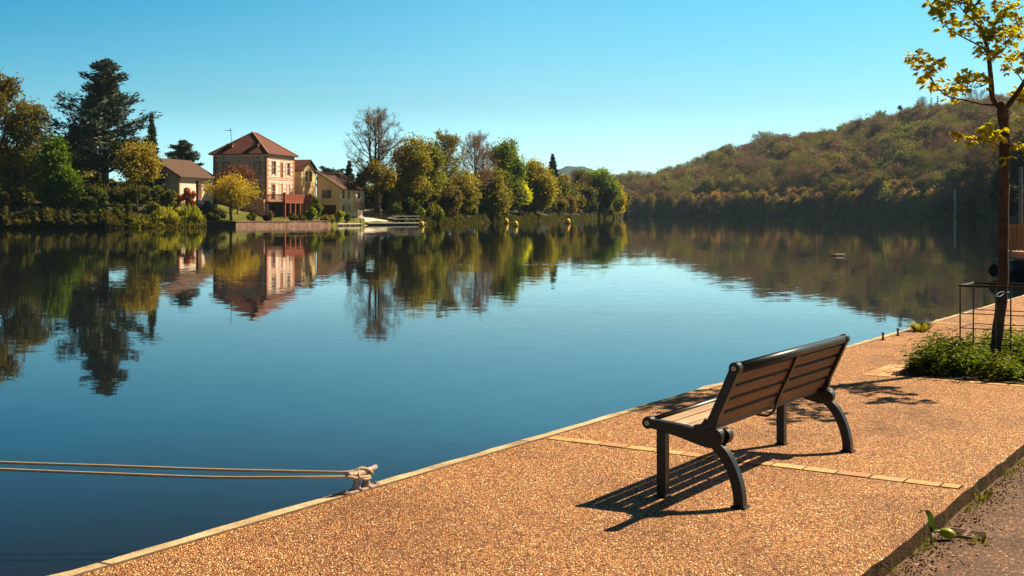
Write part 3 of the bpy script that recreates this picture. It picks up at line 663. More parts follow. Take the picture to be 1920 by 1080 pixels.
g = G(); a0 = c0 + E1 * 7.4 + E2 * 2.2; a0.z = ZE + 1.2; a1 = a0 + E1 * .35 + UPV * 3.3; g.tube([a0, a1], .05, 5); m_ = a0.lerp(a1, .86)
g.tube([m_ - E1 * .35, m_ + E1 * 1.0], .035, 4)
for i in range(5): q = m_ + E1 * (-.25 + i * .28); g.tube([q - E2 * .4 + UPV * .04, q + E2 * .4 + UPV * .04], .018, 4)
tag(g.build('antenna', M['grey_metal']), 'thin television antenna on the roof of the tall square house', 'antenna')

# --- red terrace on posts in front of the big house
t = thing('terrace', 'rust red raised terrace on posts beside the tall square house', 'terrace')
q0 = c0 + NR * 3.3 + UPV * (3.35 - c0.z); LT = 9.6
g = G(); g.obox(q0 + NR * .02, E2 * LT, -NR * 3.25, UPV * .28); g.build('deck', M['terrace_red'], t)
for i in range(6):
    p = q0 + E2 * (i * (LT - .3) / 5) - UPV * 3.1; g = G(); g.obox(p, E2 * .26, -NR * .26, UPV * 3.1); g.build('post', M['terrace_red'], t)
g = G(); g.obox(q0 + UPV * .28, E2 * .42, -NR * .42, UPV * 1.45)
for i in range(1, 6): g.obox(q0 + E2 * (.2 + i * (LT - .4) / 5) + UPV * .28, E2 * .14, -NR * .14, UPV * 1.15)
g.obox(q0 + UPV * 1.30 + E2 * .42 + NR * .02, E2 * (LT - .42), -NR * .16, UPV * .14); g.obox(q0 + UPV * .34 + E2 * .42, E2 * (LT - .42), -NR * .08, UPV * .10)
g.obox(q0 + UPV * 1.30 + NF * .02 - NR * .42, -NR * 2.8, -NF * .14, UPV * .14)
for i in range(56): g.obox(q0 + E2 * (.5 + i * (LT - .6) / 56) + UPV * .44 - NR * .02, E2 * .10, -NR * .04, UPV * .87)
for i in range(18): g.obox(q0 - NR * (.5 + i * .155) + UPV * .30, -NR * .09, -NF * .04, UPV * 1.0)
g.build('railing', M['terrace_red'], t)
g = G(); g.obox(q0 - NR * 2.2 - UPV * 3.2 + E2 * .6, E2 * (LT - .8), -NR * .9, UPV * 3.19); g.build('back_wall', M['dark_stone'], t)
# stone garden wall to the left of the terrace
g = G(); w0 = c0 + NF * 1.4 - UPV * 1.6; g.obox(w0 - E1 * .2, E1 * 7.5, -NF * .5, UPV * 3.1); g.obox(w0 - E1 * .2 + UPV * 3.103 + NF * .05, E1 * 7.5, -NF * .6, UPV * .12)
tag(g.build('garden_wall', M['stone_wall'], bevel=.03), 'rough stone garden wall below the shaded side of the tall house', 'wall')

# --- cream gabled annex
c2 = Vector((X(565, 206), 206, 2.2)); GW, ZE2, ZP2 = 6.0, 9.2, 10.95
t = thing('house', 'narrow cream gabled house joined behind the tall square house', 'house')
hs = [(1.55, 2.5, 7.2, 9.0), (3.4, 4.3, 7.2, 9.0), (1.0, 2.2, 2.7, 5.2), (3.0, 3.9, 2.7, 5.1)]
g = G(); facade(g, c2, E2, GW, 1, ZE2, hs, NR); Pp = lambda u, z: tuple(c2 + E2 * u + UPV * (z - c2.z)); g.add([Pp(0, ZE2), Pp(GW, ZE2), Pp(GW / 2, ZP2)], [(0, 1, 2)])
g.obox(c2 - UPV * 1.2 + E2 * .01, E1 * 9, E2 * .2, UPV * (ZE2 - 1)); g.obox(c2 - UPV * 1.2 + E2 * GW, E1 * 9, -E2 * .2, UPV * (ZE2 - 1)); g.build('wall', M['plaster_cream'], t)
g = G(); g.obox(c2 + NR * .003 + UPV * (6.35 - c2.z), E2 * GW, NR * .06, UPV * .14); g.build('band', M['plaster_white'], t)
window(t, c2, E2, NR, hs[0], shutters=[(1, 'frame_white')], sh_w=.45); window(t, c2, E2, NR, hs[1], frame='shutter_brown'); window(t, c2, E2, NR, hs[2], closed='frame_white'); window(t, c2, E2, NR, hs[3], frame='shutter_brown', name='door')
g = G(); o_ = .45; pk = c2 + E2 * GW / 2 + NR * o_; pk.z = ZP2 + .1
for u in (-o_, GW + o_):
    e = c2 + E2 * u + NR * o_; e.z = ZE2 - .18; slab(g, [e, pk, pk + E1 * 9.4, e + E1 * 9.4])
g.build('roof', M['tiles'], t)

# --- long low cream house
c3 = Vector((X(638, 203), 203, 2.0)); L3, ZE3, W3 = 5.6, 6.05, 4.3; ZR3 = 8.9
t = thing('house', 'long low cream house with brown tile roof and shaded gable end', 'house')
hs = [(.9, 1.9, 4.2, 5.7), (3.2, 4.1, 4.2, 5.6), (.9, 1.9, 1.9, 3.2), (3.5, 4.2, 1.2, 3.2)]; hf = [(1.6, 3.4, 4.2, 5.7), (.8, 3.6, 1.2, 3.1)]
g = G(); facade(g, c3, E2, L3, .8, ZE3, hs, NR); g.build('wall', M['plaster_cream'], t)
g = G(); facade(g, c3, E1, W3, .8, ZE3, hf, NF); Pf = lambda u, z: tuple(c3 + E1 * u + UPV * (z - c3.z)); g.add([Pf(0, ZE3), Pf(W3, ZE3), Pf(W3, ZR3)], [(0, 1, 2)])
g.obox(c3 + E1 * W3 - UPV * 1.2, E2 * 10, -E1 * .2, UPV * 8); g.build('wall', M['plaster_cream'], t)
for i, h in enumerate(hs): window(t, c3, E2, NR, h, frame='shutter_grey', name='door' if i == 3 else 'window')
window(t, c3, E1, NF, hf[0], frame='shutter_grey'); window(t, c3, E1, NF, hf[1], closed='dark_wood', name='door')
c3b = c3 + E2 * L3 + NR * .25; hb = [(1.6, 2.6, 4.3, 5.4)]
g = G(); facade(g, c3b, E2, 4.4, .8, ZE3, hb, NR); g.obox(c3b - UPV * 1.2, -NR * .3, E2 * .1, UPV * (ZE3 - .8)); g.obox(c3b + E2 * 4.4 - UPV * 1.2, -NR * 9, -E2 * .2, UPV * (ZE3 - .8)); g.build('wall', M['plaster_white'], t)['label'] = 'whitish end wall'
window(t, c3b, E2, NR, hb[0], frame='shutter_brown')
g = G(); g.obox(c3b + NR * .003 - UPV * 1.2, E2 * 4.4, NR * .05, UPV * 2.9); g.build('stone_base', M['stone_wall'], t)
g = G(); o_ = .5; rg = c3 + E1 * (W3 + .2) - E2 * o_; rg.z = ZR3 + .1; e = c3 + NR * (o_ + .25) - E2 * o_; e.z = ZE3 - .25; e2_ = c3 + E1 * (W3 + o_) - E2 * o_; e2_.z = ZE3 - .2
slab(g, [e, rg, rg + E2 * 10.9, e + E2 * 10.9]); g.build('roof', M['tiles_brown'], t)
# --- small building whose dark red roof shows behind
t = thing('house', 'small building behind the long low house with only its dark red roof showing', 'house')
b0 = Vector((X(650, 224), 224, 2)); g = G(); g.obox(b0, E2 * 6, E1 * 6, UPV * 5.0); g.build('wall', M['plaster_shaded'], t)
g = G(); e = b0 + NR * .4 - E2 * .4 + UPV * 4.9; rg = b0 + E1 * 3 - E2 * .4 + UPV * 6.9; e2_ = b0 + E1 * 6.4 - E2 * .4 + UPV * 4.9; slab(g, [e, rg, rg + E2 * 6.8, e + E2 * 6.8]); slab(g, [e2_, rg, rg + E2 * 6.8, e2_ + E2 * 6.8]); g.build('roof', M['tiles'], t)
# --- garage on the left
c4 = Vector((X(335.5, 184), 184, 3.9)); L4, ZE4, W4 = 10.6, 7.6, 8.8; ZR4 = 10.2
t = thing('garage', 'low outbuilding with brown tile roof and open dark doorway left of the tall house', 'outbuilding')
hg = [(5.0, 6.6, 3.7, 6.9)]
g = G(); facade(g, c4, E2, L4, 2.8, ZE4, hg, NR, .5); g.build('wall', M['plaster_pink'], t)
g = G(); facade(g, c4, E1, W4, 2.8, ZE4, [], NF); Pf = lambda u, z: tuple(c4 + E1 * u + UPV * (z - c4.z)); g.add([Pf(0, ZE4), Pf(W4, ZE4), Pf(W4 / 2, ZR4)], [(0, 1, 2)]); g.build('wall', M['plaster_shaded'], t); g = G(); g.obox(c4 + E2 * L4 - UPV, E1 * W4, -E2 * .2, UPV * 4.7); g.build('wall', M['plaster_shaded'], t)
g = G(); g.obox(c4 + E2 * 5.02 - NR * .5 - UPV * .18, E2 * 1.56, -NR * .08, UPV * 3.1); g.build('door', M['dark_wood'], t)
g = G(); g.obox(c4 + NR * .005 - UPV, E2 * .35, NR * .04, UPV * 4.6); g.build('brick_trim', M['red_brick'], t); g = G(); g.obox(c4 + NR * .005 + E2 * 6.6 - UPV, E2 * .25, NR * .04, UPV * 4.1); g.build('brick_trim', M['red_brick'], t)
g = G(); o_ = .5; rg = c4 + E1 * W4 / 2 - E2 * o_; rg.z = ZR4 + .1; e = c4 + NR * .7 - E2 * o_; e.z = ZE4 - .3; e2_ = c4 + E1 * (W4 + o_) - E2 * o_; e2_.z = ZE4 - .2
slab(g, [e, rg, rg + E2 * (L4 + 1), e + E2 * (L4 + 1)]); slab(g, [e2_, rg, rg + E2 * (L4 + 1), e2_ + E2 * (L4 + 1)]); g.build('roof', M['tiles_brown'], t)
# --- brick pillars in the shrubbery
for px, D, lb_ in ((240, 179, 'left one of two short brick pillars among the shrubs under the cedar'), (263, 182, 'right one of two short brick pillars among the shrubs under the cedar')):
    x = X(px, D); g = G(); g.box(x - .42, x + .42, D - .4, D + .4, 2, 5.0); g.box(x - .5, x + .5, D - .48, D + .48, 5.003, 5.2); tag(g.build('pillar', M['red_brick'], bevel=.03), lb_, 'pillar', 'brick pillars under the cedar')
# --- retaining walls at the waterline
def shore_wall(p0, p1, k=6):
    g = G(); pts = [Vector((X(p0 + (p1 - p0) * i / k, shoreL(p0 + (p1 - p0) * i / k) - .25), shoreL(p0 + (p1 - p0) * i / k) - .25, -1.5)) for i in range(k + 1)]
    return g, pts
for p0, p1, mat, lb_, ck in ((443.3, 621, 'stone_wall', 'long pinkish stone retaining wall along the water below the lawn', 14), (386, 443, 'dark_stone', 'short dark wall at the water left of the pink stone wall', 1)):
    A_ = Vector((X(p0, shoreL(p0)), shoreL(p0) - .3, -1.5)); B_ = Vector((X(p1, shoreL(p1)), shoreL(p1) - .3, -1.5)); d = B_ - A_; g = G()
    t = thing('retaining_wall', lb_, 'wall'); bk = Vector((-d.y, d.x, 0)).normalized() * .9
    g.obox(A_, d, bk, UPV * 1.95); g.build('wall', M[mat], t); g = G(); g.obox(A_ - bk * .06 + UPV * 1.953, d, bk * 1.1, UPV * .1); g.build('coping', M[mat], t)
# --- landing: ramp, pier, pontoon
g = G(); V = []; rows_ = [(-2.2, -.5), (.2, 0), (3, .14), (7, .14), (10, .14)]; cols_ = [684, 700, 716, 734, 752]
for o_, up_ in rows_:
    for p_ in cols_:
        D = shoreL(p_) + o_; V.append((X(p_ - (o_ > 3) * (o_ - 3) * .9, D), D, -.42 if o_ < 0 else (-.18 if o_ < 1 else hL(p_, o_) + up_)))
g.add(V, [(i * 5 + j, i * 5 + j + 1, i * 5 + j + 6, i * 5 + j + 5) for i in range(4) for j in range(4)]); tag(g.build('slipway', M['concrete']), kind='structure')
g = G(); V = []
for px, D, w in ((712, 209, 3.0), (702, 211, 2.6), (694, 214, 2.4), (690, 218, 2.2), (686, 223, 2)):
    z = gz(px, D) + .35; V += [(X(px, D) - w, D, z), (X(px, D) + w, D, z)]
g.add(V, [(i * 2, i * 2 + 1, i * 2 + 3, i * 2 + 2) for i in range(4)]); tag(g.build('path', M['sand_path']), kind='structure')
t = thing('pier', 'low grey pier with a thin railing reaching into the river beside the boat ramp', 'pier')
a = Vector((X(690, 200), 200, -1.0)); b = Vector((X(799, 208), 208, -1.0)); d = b - a; nn = Vector((-d.y, d.x, 0)).normalized()
g = G(); g.obox(a, d, nn * 1.6, UPV * .95); g.build('base', M['dark_stone'], t); g = G(); g.obox(a - nn * .1 + UPV * .953, d, nn * 1.9, UPV * .16); g.build('deck', M['concrete'], t)
g = G()
for i in range(6): p = a + d * (.52 + .095 * i) + nn * 1.5 + UPV * 1.1; g.tube([p, p + UPV * 1.1], .035, 5)
for h in (1.1, .6): g.tube([a + d * .52 + nn * 1.5 + UPV * (1.1 + h), a + d * .995 + nn * 1.5 + UPV * (1.1 + h)], .03, 5)
g.build('railing', M['grey_metal'], t)
t = thing('pontoon', 'narrow white floating pontoon beside the end of the stone wall', 'pontoon'); a = Vector((X(632, 188), 188, -.38)); b = Vector((X(676, 194), 194, -.38)); d = b - a
g = G(); g.obox(a + UPV * .32, d, Vector((0, 1.3, 0)), UPV * .16); g.build('deck', M['frame_white'], t, bevel=.02); g = G()
for i in range(4): g.obox(a + d * (.03 + .26 * i) - UPV * .15 + Vector((0, .1, 0)), d * .18, Vector((0, 1.1, 0)), UPV * .465)
g.build('float', M['dark_stone'], t)
for i, f in enumerate((0, 1)): p = a + d * f; G().tube([p - UPV, p + UPV * 1.4], .06, 6).build('post', M['grey_metal'], t)
g = G(); a = Vector((X(671, 204), 204, .1)); g.obox(a, E2 * 2.2, E1 * 2.6, UPV * 2.0); a2 = a + UPV * 2.003 - E2 * .08 - E1 * .08; g.obox(a2, E2 * 2.36, E1 * 2.76, UPV * .14); tag(g.build('concrete_box', M['plaster_white'], bevel=.02), 'squat concrete box building below the long low house at the ramp', 'utility box')
t = thing('sign', 'small white sign board on posts in front of the long low house', 'sign', (X(656, 199), 199, gz(656, 199)))
for x in (-.6, .6): G().tube([(x, 0, -.3), (x, 0, 1.3)], .05, 5).build('post', M['dark_wood'], t)
g = G(); g.box(-.95, .95, -.08, -.04, .75, 1.3); g.build('board', M['frame_white'], t)
g = G(); g.lathe([(.07, -1), (.06, 3.6), (.02, 3.75)], (X(750, 211.5), 211.5, -.2), 8); tag(g.build('post', M['plaster_cream'], smooth=True), 'thin pale upright post at the shore end of the pier railing', 'post')
# --- buoys
def buoy(px, pyb, label):
    D = (EYE - WATER) * FPX / (pyb - HOR); t = thing('buoy', label, 'buoy', (X(px, D), D, WATER), 0, 'yellow mooring buoys'); h = 10.5 / FPX * D
    g = G(); g.lathe([(.15 * h, -.3 * h), (.44 * h, -.12 * h), (.46 * h, .42 * h), (.42 * h, .66 * h), (.26 * h, .86 * h), (.1 * h, .93 * h)], (0, 0, 0), 20); g.build('float', M['yellow'], t, smooth=True)
    G().lathe([(.07 * h, .9 * h), (.09 * h, .97 * h), (.05 * h, 1.02 * h)], (0, 0, 0), 10).build('cap', M['yellow'], t, smooth=True)
    G().lathe([(.47 * h, .02 * h), (.475 * h, .05 * h), (.475 * h, .12 * h), (.47 * h, .15 * h)], (0, 0, 0), 20).build('band', M['dark_wood'], t)
buoy(790.5, 424.5, 'yellow buoy off the end of the pier, leftmost of the four'); buoy(949, 419.3, 'small yellow buoy, left one of the close pair before the trees')
buoy(966.5, 424.3, 'larger yellow buoy, right one of the close pair before the trees'); buoy(1064.5, 419.5, 'yellow buoy alone at the right, rightmost of the four')
# --- dark car by the garage
t = thing('parked_car', 'dark blue car parked beside the outbuilding, half hidden by a tree', 'car', (X(381, 183), 183, gz(381, 183)), R(12))
g = G(); g.prism([(-2.1, .3), (2.1, .3), (2.15, .75), (1.3, .92), (.7, 1.42), (-1.1, 1.45), (-1.8, .98), (-2.15, .85)], (0, -.85, 0), (1, 0, 0), (0, 0, 1), (0, 1.7, 0)); M['car_blue'] = mottled('car_blue', (.012, .02, .05), (.02, .03, .07), 3, .25, 0, spec=.7); g.build('body', M['car_blue'], t, bevel=.08)
for y in (-.87, .85): G().prism([(-1.6, .98), (1.12, .95), (.62, 1.36), (-1.02, 1.38)], (0, y, 0), (1, 0, 0), (0, 0, 1), (0, .02, 0)).build('window', M['glass'], t)
for x in (-1.3, 1.3):
    for y in (-.87, .67):
        w = G().tube([(x, y, .32), (x, y + .2, .32)], .33, 14).build('wheel', M['black_iron'], t); G().tube([(x, y - .012 if y < 0 else y + .2, .32), (x, y - .002 if y < 0 else y + .212, .32)], .19, 10).build('rim', M['grey_metal'], w)
# utility mast on the far right shore
t = thing('mast', 'pale slender utility mast among the trees on the far right shore', 'mast', (X(1791, 541), 541, -.3)); g = G()
g.tube([(0, 0, -1), (0, 0, 13.0)], [.62, .5], 8); g.build('pole', M['frame_white'], t); g = G()
for z in (4, 7, 10, 12.5): G().box(-.85, .85, -.72, -.6, z, z + .3).build('crossarm', M['grey_metal'], t)

# ------------------------------------------------------------------ trees and shrubs of the left bank
def ordinal(n): return f"{n}{'th' if 10 <= n % 100 <= 20 else {1: 'st', 2: 'nd', 3: 'rd'}.get(n % 10, 'th')}" 
def RS_(k): return np.random.default_rng(k)
def place(px, D, dz=0): return (X(px, D), D, gz(px, D) + dz)
def dims(px, D, ytop, wpx): return Z(ytop, D) - gz(px, D), wpx / FPX * D
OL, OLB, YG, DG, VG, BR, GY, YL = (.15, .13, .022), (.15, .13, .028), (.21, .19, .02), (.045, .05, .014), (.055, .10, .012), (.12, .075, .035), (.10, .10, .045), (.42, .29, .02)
PUR, TWG, CED, SPR = (.13, .085, .065), (.12, .09, .05), (.040, .050, .045), (.018, .028, .022)
GL = 'trees on the left bank'
def L(kind, seed, px, D, ytop, wpx, col, label, **kw):
    D = max(D, shoreL(px) + (1.3 if kind == 'brush' or kw.get('cat') == 'shrub' else 4.5)); H, Wd = dims(px, D, ytop, wpx); rs = RS_(seed); f = {'leafy': leafy, 'bare': bare_tree, 'layer': layered, 'brush': brushy}[kind]
    nm = kw.pop('name', 'tree' if kind != 'brush' else 'shrub')
    k_ = 2.4 if kind != 'layer' else 2.0
    Wd *= 1.18 if (kind == 'leafy' and px > 700) else 1.0
    return f(rs, H, Wd, nm, label, place(px, D), col=tuple(min(.7, c * k_ * w_) for c, w_ in zip(col, (.97, .99, .8))), **kw)
# cedar and the group at the far left
L('layer', 11, 196, 178, 113, 176, CED, 'huge dark blue cedar towering over the left bank', name='cedar', tiers=24, z0=.24, power=.60, n_per=9, fill=46, ls=.34, group=GL, flat=.22)
L('layer', 12, 284, 184, 213, 42, CED, 'narrow dark conifer spire just right of the huge cedar', name='conifer', shape='spruce', tiers=34, z0=.1, fill=50, ls=.32, group=GL)
L('layer', 13, 343, 218, 265, 78, CED, 'rounded blue green cedar behind the outbuilding roof', name='cedar', tiers=14, z0=.2, power=.45, n_per=8, fill=60, ls=.32, group=GL)
L('bare', 14, -8, 170, 143, 120, TWG, 'tall feathery olive tree at the left edge of the picture', name='tree', leaf=9000, leafcol=(.17, .14, .035), group=GL, ls=.24)
L('leafy', 15, -10, 176, 262, 130, OL, 'lower olive tree filling the left edge below the feathery one', lobes=12, clumps=40, leaves=16, ls=.32, group=GL)
L('bare', 16, 62, 188, 200, 74, TWG, 'half bare pale tree between the left edge and the cedar', leaf=3600, leafcol=(.19, .17, .04), group=GL, ls=.22)
L('leafy', 17, 108, 161.5, 262, 96, (.045, .075, .004), 'dense vivid green round tree left of the cedar', z0=.6, lobes=9, clumps=60, leaves=20, ls=.26, group=GL, shape='egg')
L('leafy', 18, 60, 178, 285, 80, (.11, .12, .02), 'yellow green tree between the vivid round one and the left edge', lobes=11, clumps=40, leaves=14, ls=.28, group=GL)
L('leafy', 19, 147, 183, 235, 60, (.13, .10, .03), 'brownish olive tree rising against the left side of the cedar', z0=3, lobes=11, clumps=34, leaves=11, ls=.26, group=GL)
L('leafy', 20, 256, 165, 268, 84, (.15, .115, .022), 'olive gold tree with a thin pale stem in front of the cedar', z0=4.2, lobes=14, clumps=34, leaves=10, ls=.23, spread=.34, group=GL, r0=.16)
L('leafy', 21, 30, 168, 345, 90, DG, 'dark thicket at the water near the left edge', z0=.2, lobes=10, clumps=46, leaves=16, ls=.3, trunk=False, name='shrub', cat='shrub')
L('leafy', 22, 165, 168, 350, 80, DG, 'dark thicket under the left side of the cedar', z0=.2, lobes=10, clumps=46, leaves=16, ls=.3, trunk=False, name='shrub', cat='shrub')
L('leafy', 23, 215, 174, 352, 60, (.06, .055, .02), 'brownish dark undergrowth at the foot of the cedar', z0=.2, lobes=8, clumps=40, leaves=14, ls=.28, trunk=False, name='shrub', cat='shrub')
L('leafy', 41, 300, 174, 352, 60, (.06, .07, .02), 'green undergrowth beside the shaded wall of the outbuilding', z0=.2, lobes=8, clumps=40, leaves=14, ls=.26, trunk=False, name='shrub', cat='shrub')
GS = 'shrubs along the left shore'
for i, (px, D, yt, w, col, kind, lb_) in enumerate([
    (2, 158.5, 404, 90, (.14, .10, .04), 'brush', 'dry brownish scrub at the water on the left edge'),
    (72, 159.5, 388, 62, (.15, .14, .04), 'brush', 'arching pale willow scrub at the water left of the vivid round tree'),
    (128, 160.5, 392, 56, (.05, .06, .015), 'leafy', 'dark green bush at the water below the vivid round tree'),
    (178, 161.5, 380, 50, (.07, .09, .02), 'leafy', 'mid green bush at the water below the cedar'),
    (214, 161.5, 388, 40, (.06, .075, .02), 'leafy', 'low green bush right of the cedar foot'),
    (240, 165, 378, 44, (.05, .055, .018), 'leafy', 'dark bush in front of the brick pillars'),
    (282, 166, 380, 44, (.10, .10, .022), 'leafy', 'olive bush right of the thin stemmed gold tree'),
    (310, 163, 388, 54, (.17, .155, .025), 'brush', 'yellow green willow scrub at the water below the outbuilding'),
    (357, 163.8, 384, 48, (.15, .15, .024), 'brush', 'taller yellow green willow scrub beside the dark short wall'),
    (406, 169, 392, 32, DG, 'leafy', 'dark rounded bush on the lawn left of the yellowish tree'),
    (473, 171, 399, 22, DG, 'leafy', 'small dark clipped bush on the lawn below the garden wall'),
    (503, 176, 396, 34, (.08, .05, .03), 'leafy', 'low purplish bush on the lawn near the terrace'),
    (549, 175, 400, 24, DG, 'leafy', 'dark bush in front of the terrace posts'),
    (566, 177, 403, 18, (.07, .05, .03), 'leafy', 'small brown bush right of the terrace posts'),
    (594, 196, 370, 24, (.07, .09, .02), 'leafy', 'ivy green bush between the terrace and the long low house'),
    (584, 182, 388, 26, (.11, .13, .02), 'leafy', 'bright green bush on the lawn right of the terrace'),
    (634, 176, 395, 24, (.20, .19, .022), 'leafy', 'yellow green bush in front of the shaded gable end'),
    (650, 185, 399, 22, (.08, .09, .02), 'leafy', 'little round bush in front of the low cream house'),
    (614, 175, 404, 30, (.10, .085, .03), 'brush', 'dry grassy scrub at the end of the pink stone wall'),
    (352, 177, 352, 26, (.30, .12, .11), 'leafy', 'pink flowering bush in front of the outbuilding wall'),
    (330, 178, 362, 26, (.16, .07, .06), 'leafy', 'reddish bush at the corner of the outbuilding'),
    (386, 176, 378, 18, (.05, .055, .02), 'leafy', 'dark bush between the car and the yellowish tree')]):
    kw = dict(z0=.05, lobes=7, clumps=30, leaves=12, ls=.18, trunk=False, spread=.2) if kind == 'leafy' else dict(n=2600, ls=.22)
    if kind == 'leafy' : kw['cat'] = 'shrub'
    L(kind, 300 + i, px, D, yt, w, col, lb_, name='shrub', group=GS, **kw)
L('leafy', 24, 433, 171.5, 326, 92, (.23, .17, .035), 'pale yellowish spreading tree with short dark trunk on the lawn', z0=1.8, lobes=15, clumps=30, leaves=7, ls=.16, spread=.36, group=GL, r0=.26)
L('bare', 25, 446, 186, 312, 70, (.16, .07, .055), 'reddish bare tree against the shaded side of the tall house', leaf=1500, leafcol=(.16, .05, .035), group=GL, ls=.14)
# right of the houses
L('layer', 26, 655, 232, 301, 34, SPR, 'small dark spruce between the low house and the tall bare tree', name='spruce', shape='spruce', tiers=30, z0=.08, fill=60, ls=.32, group=GL)
L('layer', 27, 622, 236, 320, 56, CED, 'flat topped dark pine just showing behind the low house roof', name='pine', tiers=8, z0=.72, power=.3, n_per=9, fill=40, ls=.3, group=GL)
L('bare', 128, 706, 214, 203, 104, PUR, 'tallest bare tree with ivied trunk right of the houses', leaf=600, leafcol=(.17, .12, .035), group=GL, ls=.15, lean=.0, r0=.5, twl=.9, limbs=44, low=.22)
L('leafy', 29, 712, 209, 300, 76, (.10, .08, .022), 'olive foliage tree at the foot of the tallest bare tree', z0=4.5, lobes=12, clumps=34, leaves=11, ls=.28, group=GL)
L('leafy', 30, 768, 218, 256, 66, (.125, .105, .022), 'tall olive tree right of the tallest bare tree', z0=1.5, lobes=17, clumps=44, leaves=13, ls=.28, group=GL)
L('leafy', 31, 806, 226, 262, 52, (.10, .10, .025), 'narrow dull green tree before the half bare pale one', z0=1.5, lobes=15, clumps=40, leaves=12, ls=.27, group=GL)
L('bare', 32, 836, 238, 250, 74, (.15, .12, .06), 'half bare pale tree with thin yellowish leaves mid bank', leaf=3200, leafcol=(.22, .19, .05), group=GL, ls=.22)
L('bare', 33, 893, 251, 252, 84, (.17, .10, .085), 'bare purplish round headed tree above the mid bank', group=GL, twl=1.2, limbs=48)
L('leafy', 34, 950, 264, 262, 60, (.09, .115, .02), 'tall green tree right of the bare purplish one', z0=6, lobes=13, clumps=42, leaves=13, ls=.32, group=GL)
L('leafy', 35, 925, 262, 318, 84, (.11, .095, .022), 'olive tree under the tall green one', z0=1, lobes=14, clumps=44, leaves=14, ls=.32, group=GL)
L('leafy', 36, 868, 246, 318, 66, (.125, .105, .025), 'olive tree below the bare purplish one', z0=1, lobes=13, clumps=42, leaves=13, ls=.3, group=GL)
L('leafy', 37, 1003, 300, 302, 66, (.15, .125, .02), 'big golden olive tree before the dark spruce', z0=1, lobes=16, clumps=52, leaves=14, ls=.34, group=GL)
L('leafy', 38, 976, 279, 343, 32, (.42, .29, .018), 'bright yellow tree on the shore behind the pair of buoys', z0=2.5, lobes=10, clumps=40, leaves=14, ls=.27, group=GL)
L('layer', 39, 1036, 402, 288, 38, SPR, 'dark spruce standing alone above the golden olive tree', name='spruce', shape='spruce', tiers=30, z0=.2, fill=70, ls=.5, group=GL)
L('leafy', 40, 960, 274, 335, 50, (.07, .075, .02), 'darker green tree left of the bright yellow one', z0=1, lobes=12, clumps=42, leaves=13, ls=.3, group=GL)
L('leafy', 42, 1050, 370, 330, 56, (.13, .095, .03), 'brownish olive tree below the dark spruce', z0=1, lobes=12, clumps=42, leaves=14, ls=.42, group=GL)
L('bare', 43, 1084, 400, 322, 50, PUR, 'bare brown tree left of the round green headland tree', leaf=1200, leafcol=BR, group=GL, ls=.35, twl=1.4)
L('leafy', 44, 1120, 425, 317, 74, (.085, .115, .012), 'broad round green tree on the headland', z0=2, lobes=16, clumps=55, leaves=16, ls=.42, group=GL)
L('leafy', 45, 1150, 455, 346, 40, (.20, .155, .02), 'golden tree at the tip of the headland', z0=.5, lobes=12, clumps=40, leaves=14, ls=.42, group=GL)
L('bare', 46, 1153, 500, 328, 44, PUR, 'bare purplish tree behind the tip of the headland', leaf=900, leafcol=BR, group=GL, twl=1.5)
L('leafy', 47, 735, 232, 345, 60, DG, 'dark thicket behind the tallest bare tree', z0=.2, lobes=10, clumps=42, leaves=14, ls=.32, trunk=False, name='shrub', cat='shrub')
for i, (px, D, yt, w, col, kind, lb_) in enumerate([
    (690, 222, 352, 44, DG, 'leafy', 'dark bush right of the small red roof'), (778, 216, 384, 30, (.10, .13, .02), 'leafy', 'grassy green bush behind the outer end of the pier'),
    (762, 207, 372, 54, (.05, .06, .018), 'leafy', 'dark bush behind the pier railing'), (815, 212, 384, 38, (.10, .10, .022), 'brush', 'arching olive willow bush right of the pier'),
    (842, 226, 352, 56, (.09, .065, .03), 'leafy', 'brown bush on the shore right of the arching willow'), (872, 253, 362, 46, (.10, .11, .022), 'leafy', 'olive bush over the pale bit of bank'),
    (903, 262, 356, 34, (.07, .11, .018), 'leafy', 'vivid green tall bush mid shore'), (936, 272, 368, 44, (.07, .08, .02), 'leafy', 'dull green bush left of the yellow tree'),
    (1000, 302, 372, 50, (.12, .11, .022), 'leafy', 'olive bush at the foot of the big golden olive tree'), (1040, 335, 368, 46, (.09, .075, .025), 'leafy', 'brown olive bush behind the lone buoy'),
    (1066, 352, 366, 44, (.12, .085, .03), 'leafy', 'brown bush right of the lone buoy'), (1098, 392, 378, 40, (.045, .055, .018), 'leafy', 'dark bush left of the headland tree trunk'),
    (1132, 434, 378, 44, (.05, .06, .015), 'leafy', 'dark bush under the broad headland tree'), (1160, 500, 384, 24, (.17, .14, .03), 'leafy', 'small golden bush at the last point of the headland'),
    (790, 232, 340, 60, (.07, .065, .02), 'leafy', 'dark olive bush behind the tall olive trees')]):
    kw = dict(z0=.05, lobes=9, clumps=36, leaves=13, ls=.28, trunk=False, spread=.2, cat='shrub') if kind == 'leafy' else dict(n=2600, ls=.3)
    L(kind, 340 + i, px, D, yt, w, col, lb_, name='shrub', group=GS, **kw)

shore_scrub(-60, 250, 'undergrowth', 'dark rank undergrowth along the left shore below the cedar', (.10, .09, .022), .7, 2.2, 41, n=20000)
shore_scrub(245, 386, 'undergrowth', 'low yellowish undergrowth at the water below the outbuilding', (.16, .15, .022), .5, 1.3, 43, n=9000)
shore_scrub(745, 1167, 'undergrowth', 'olive undergrowth along the shore right of the pier', (.085, .08, .02), .2, 1.7, 42, n=34000, ls=.34)
shore_scrub(1178, 1870, 'undergrowth', 'pale scrub along the foot of the wooded hill across the river', (.22, .18, .04), .5, 6.0, 44, inner=7, n=30000, ls=.5, sf=shoreR, hf=hR)
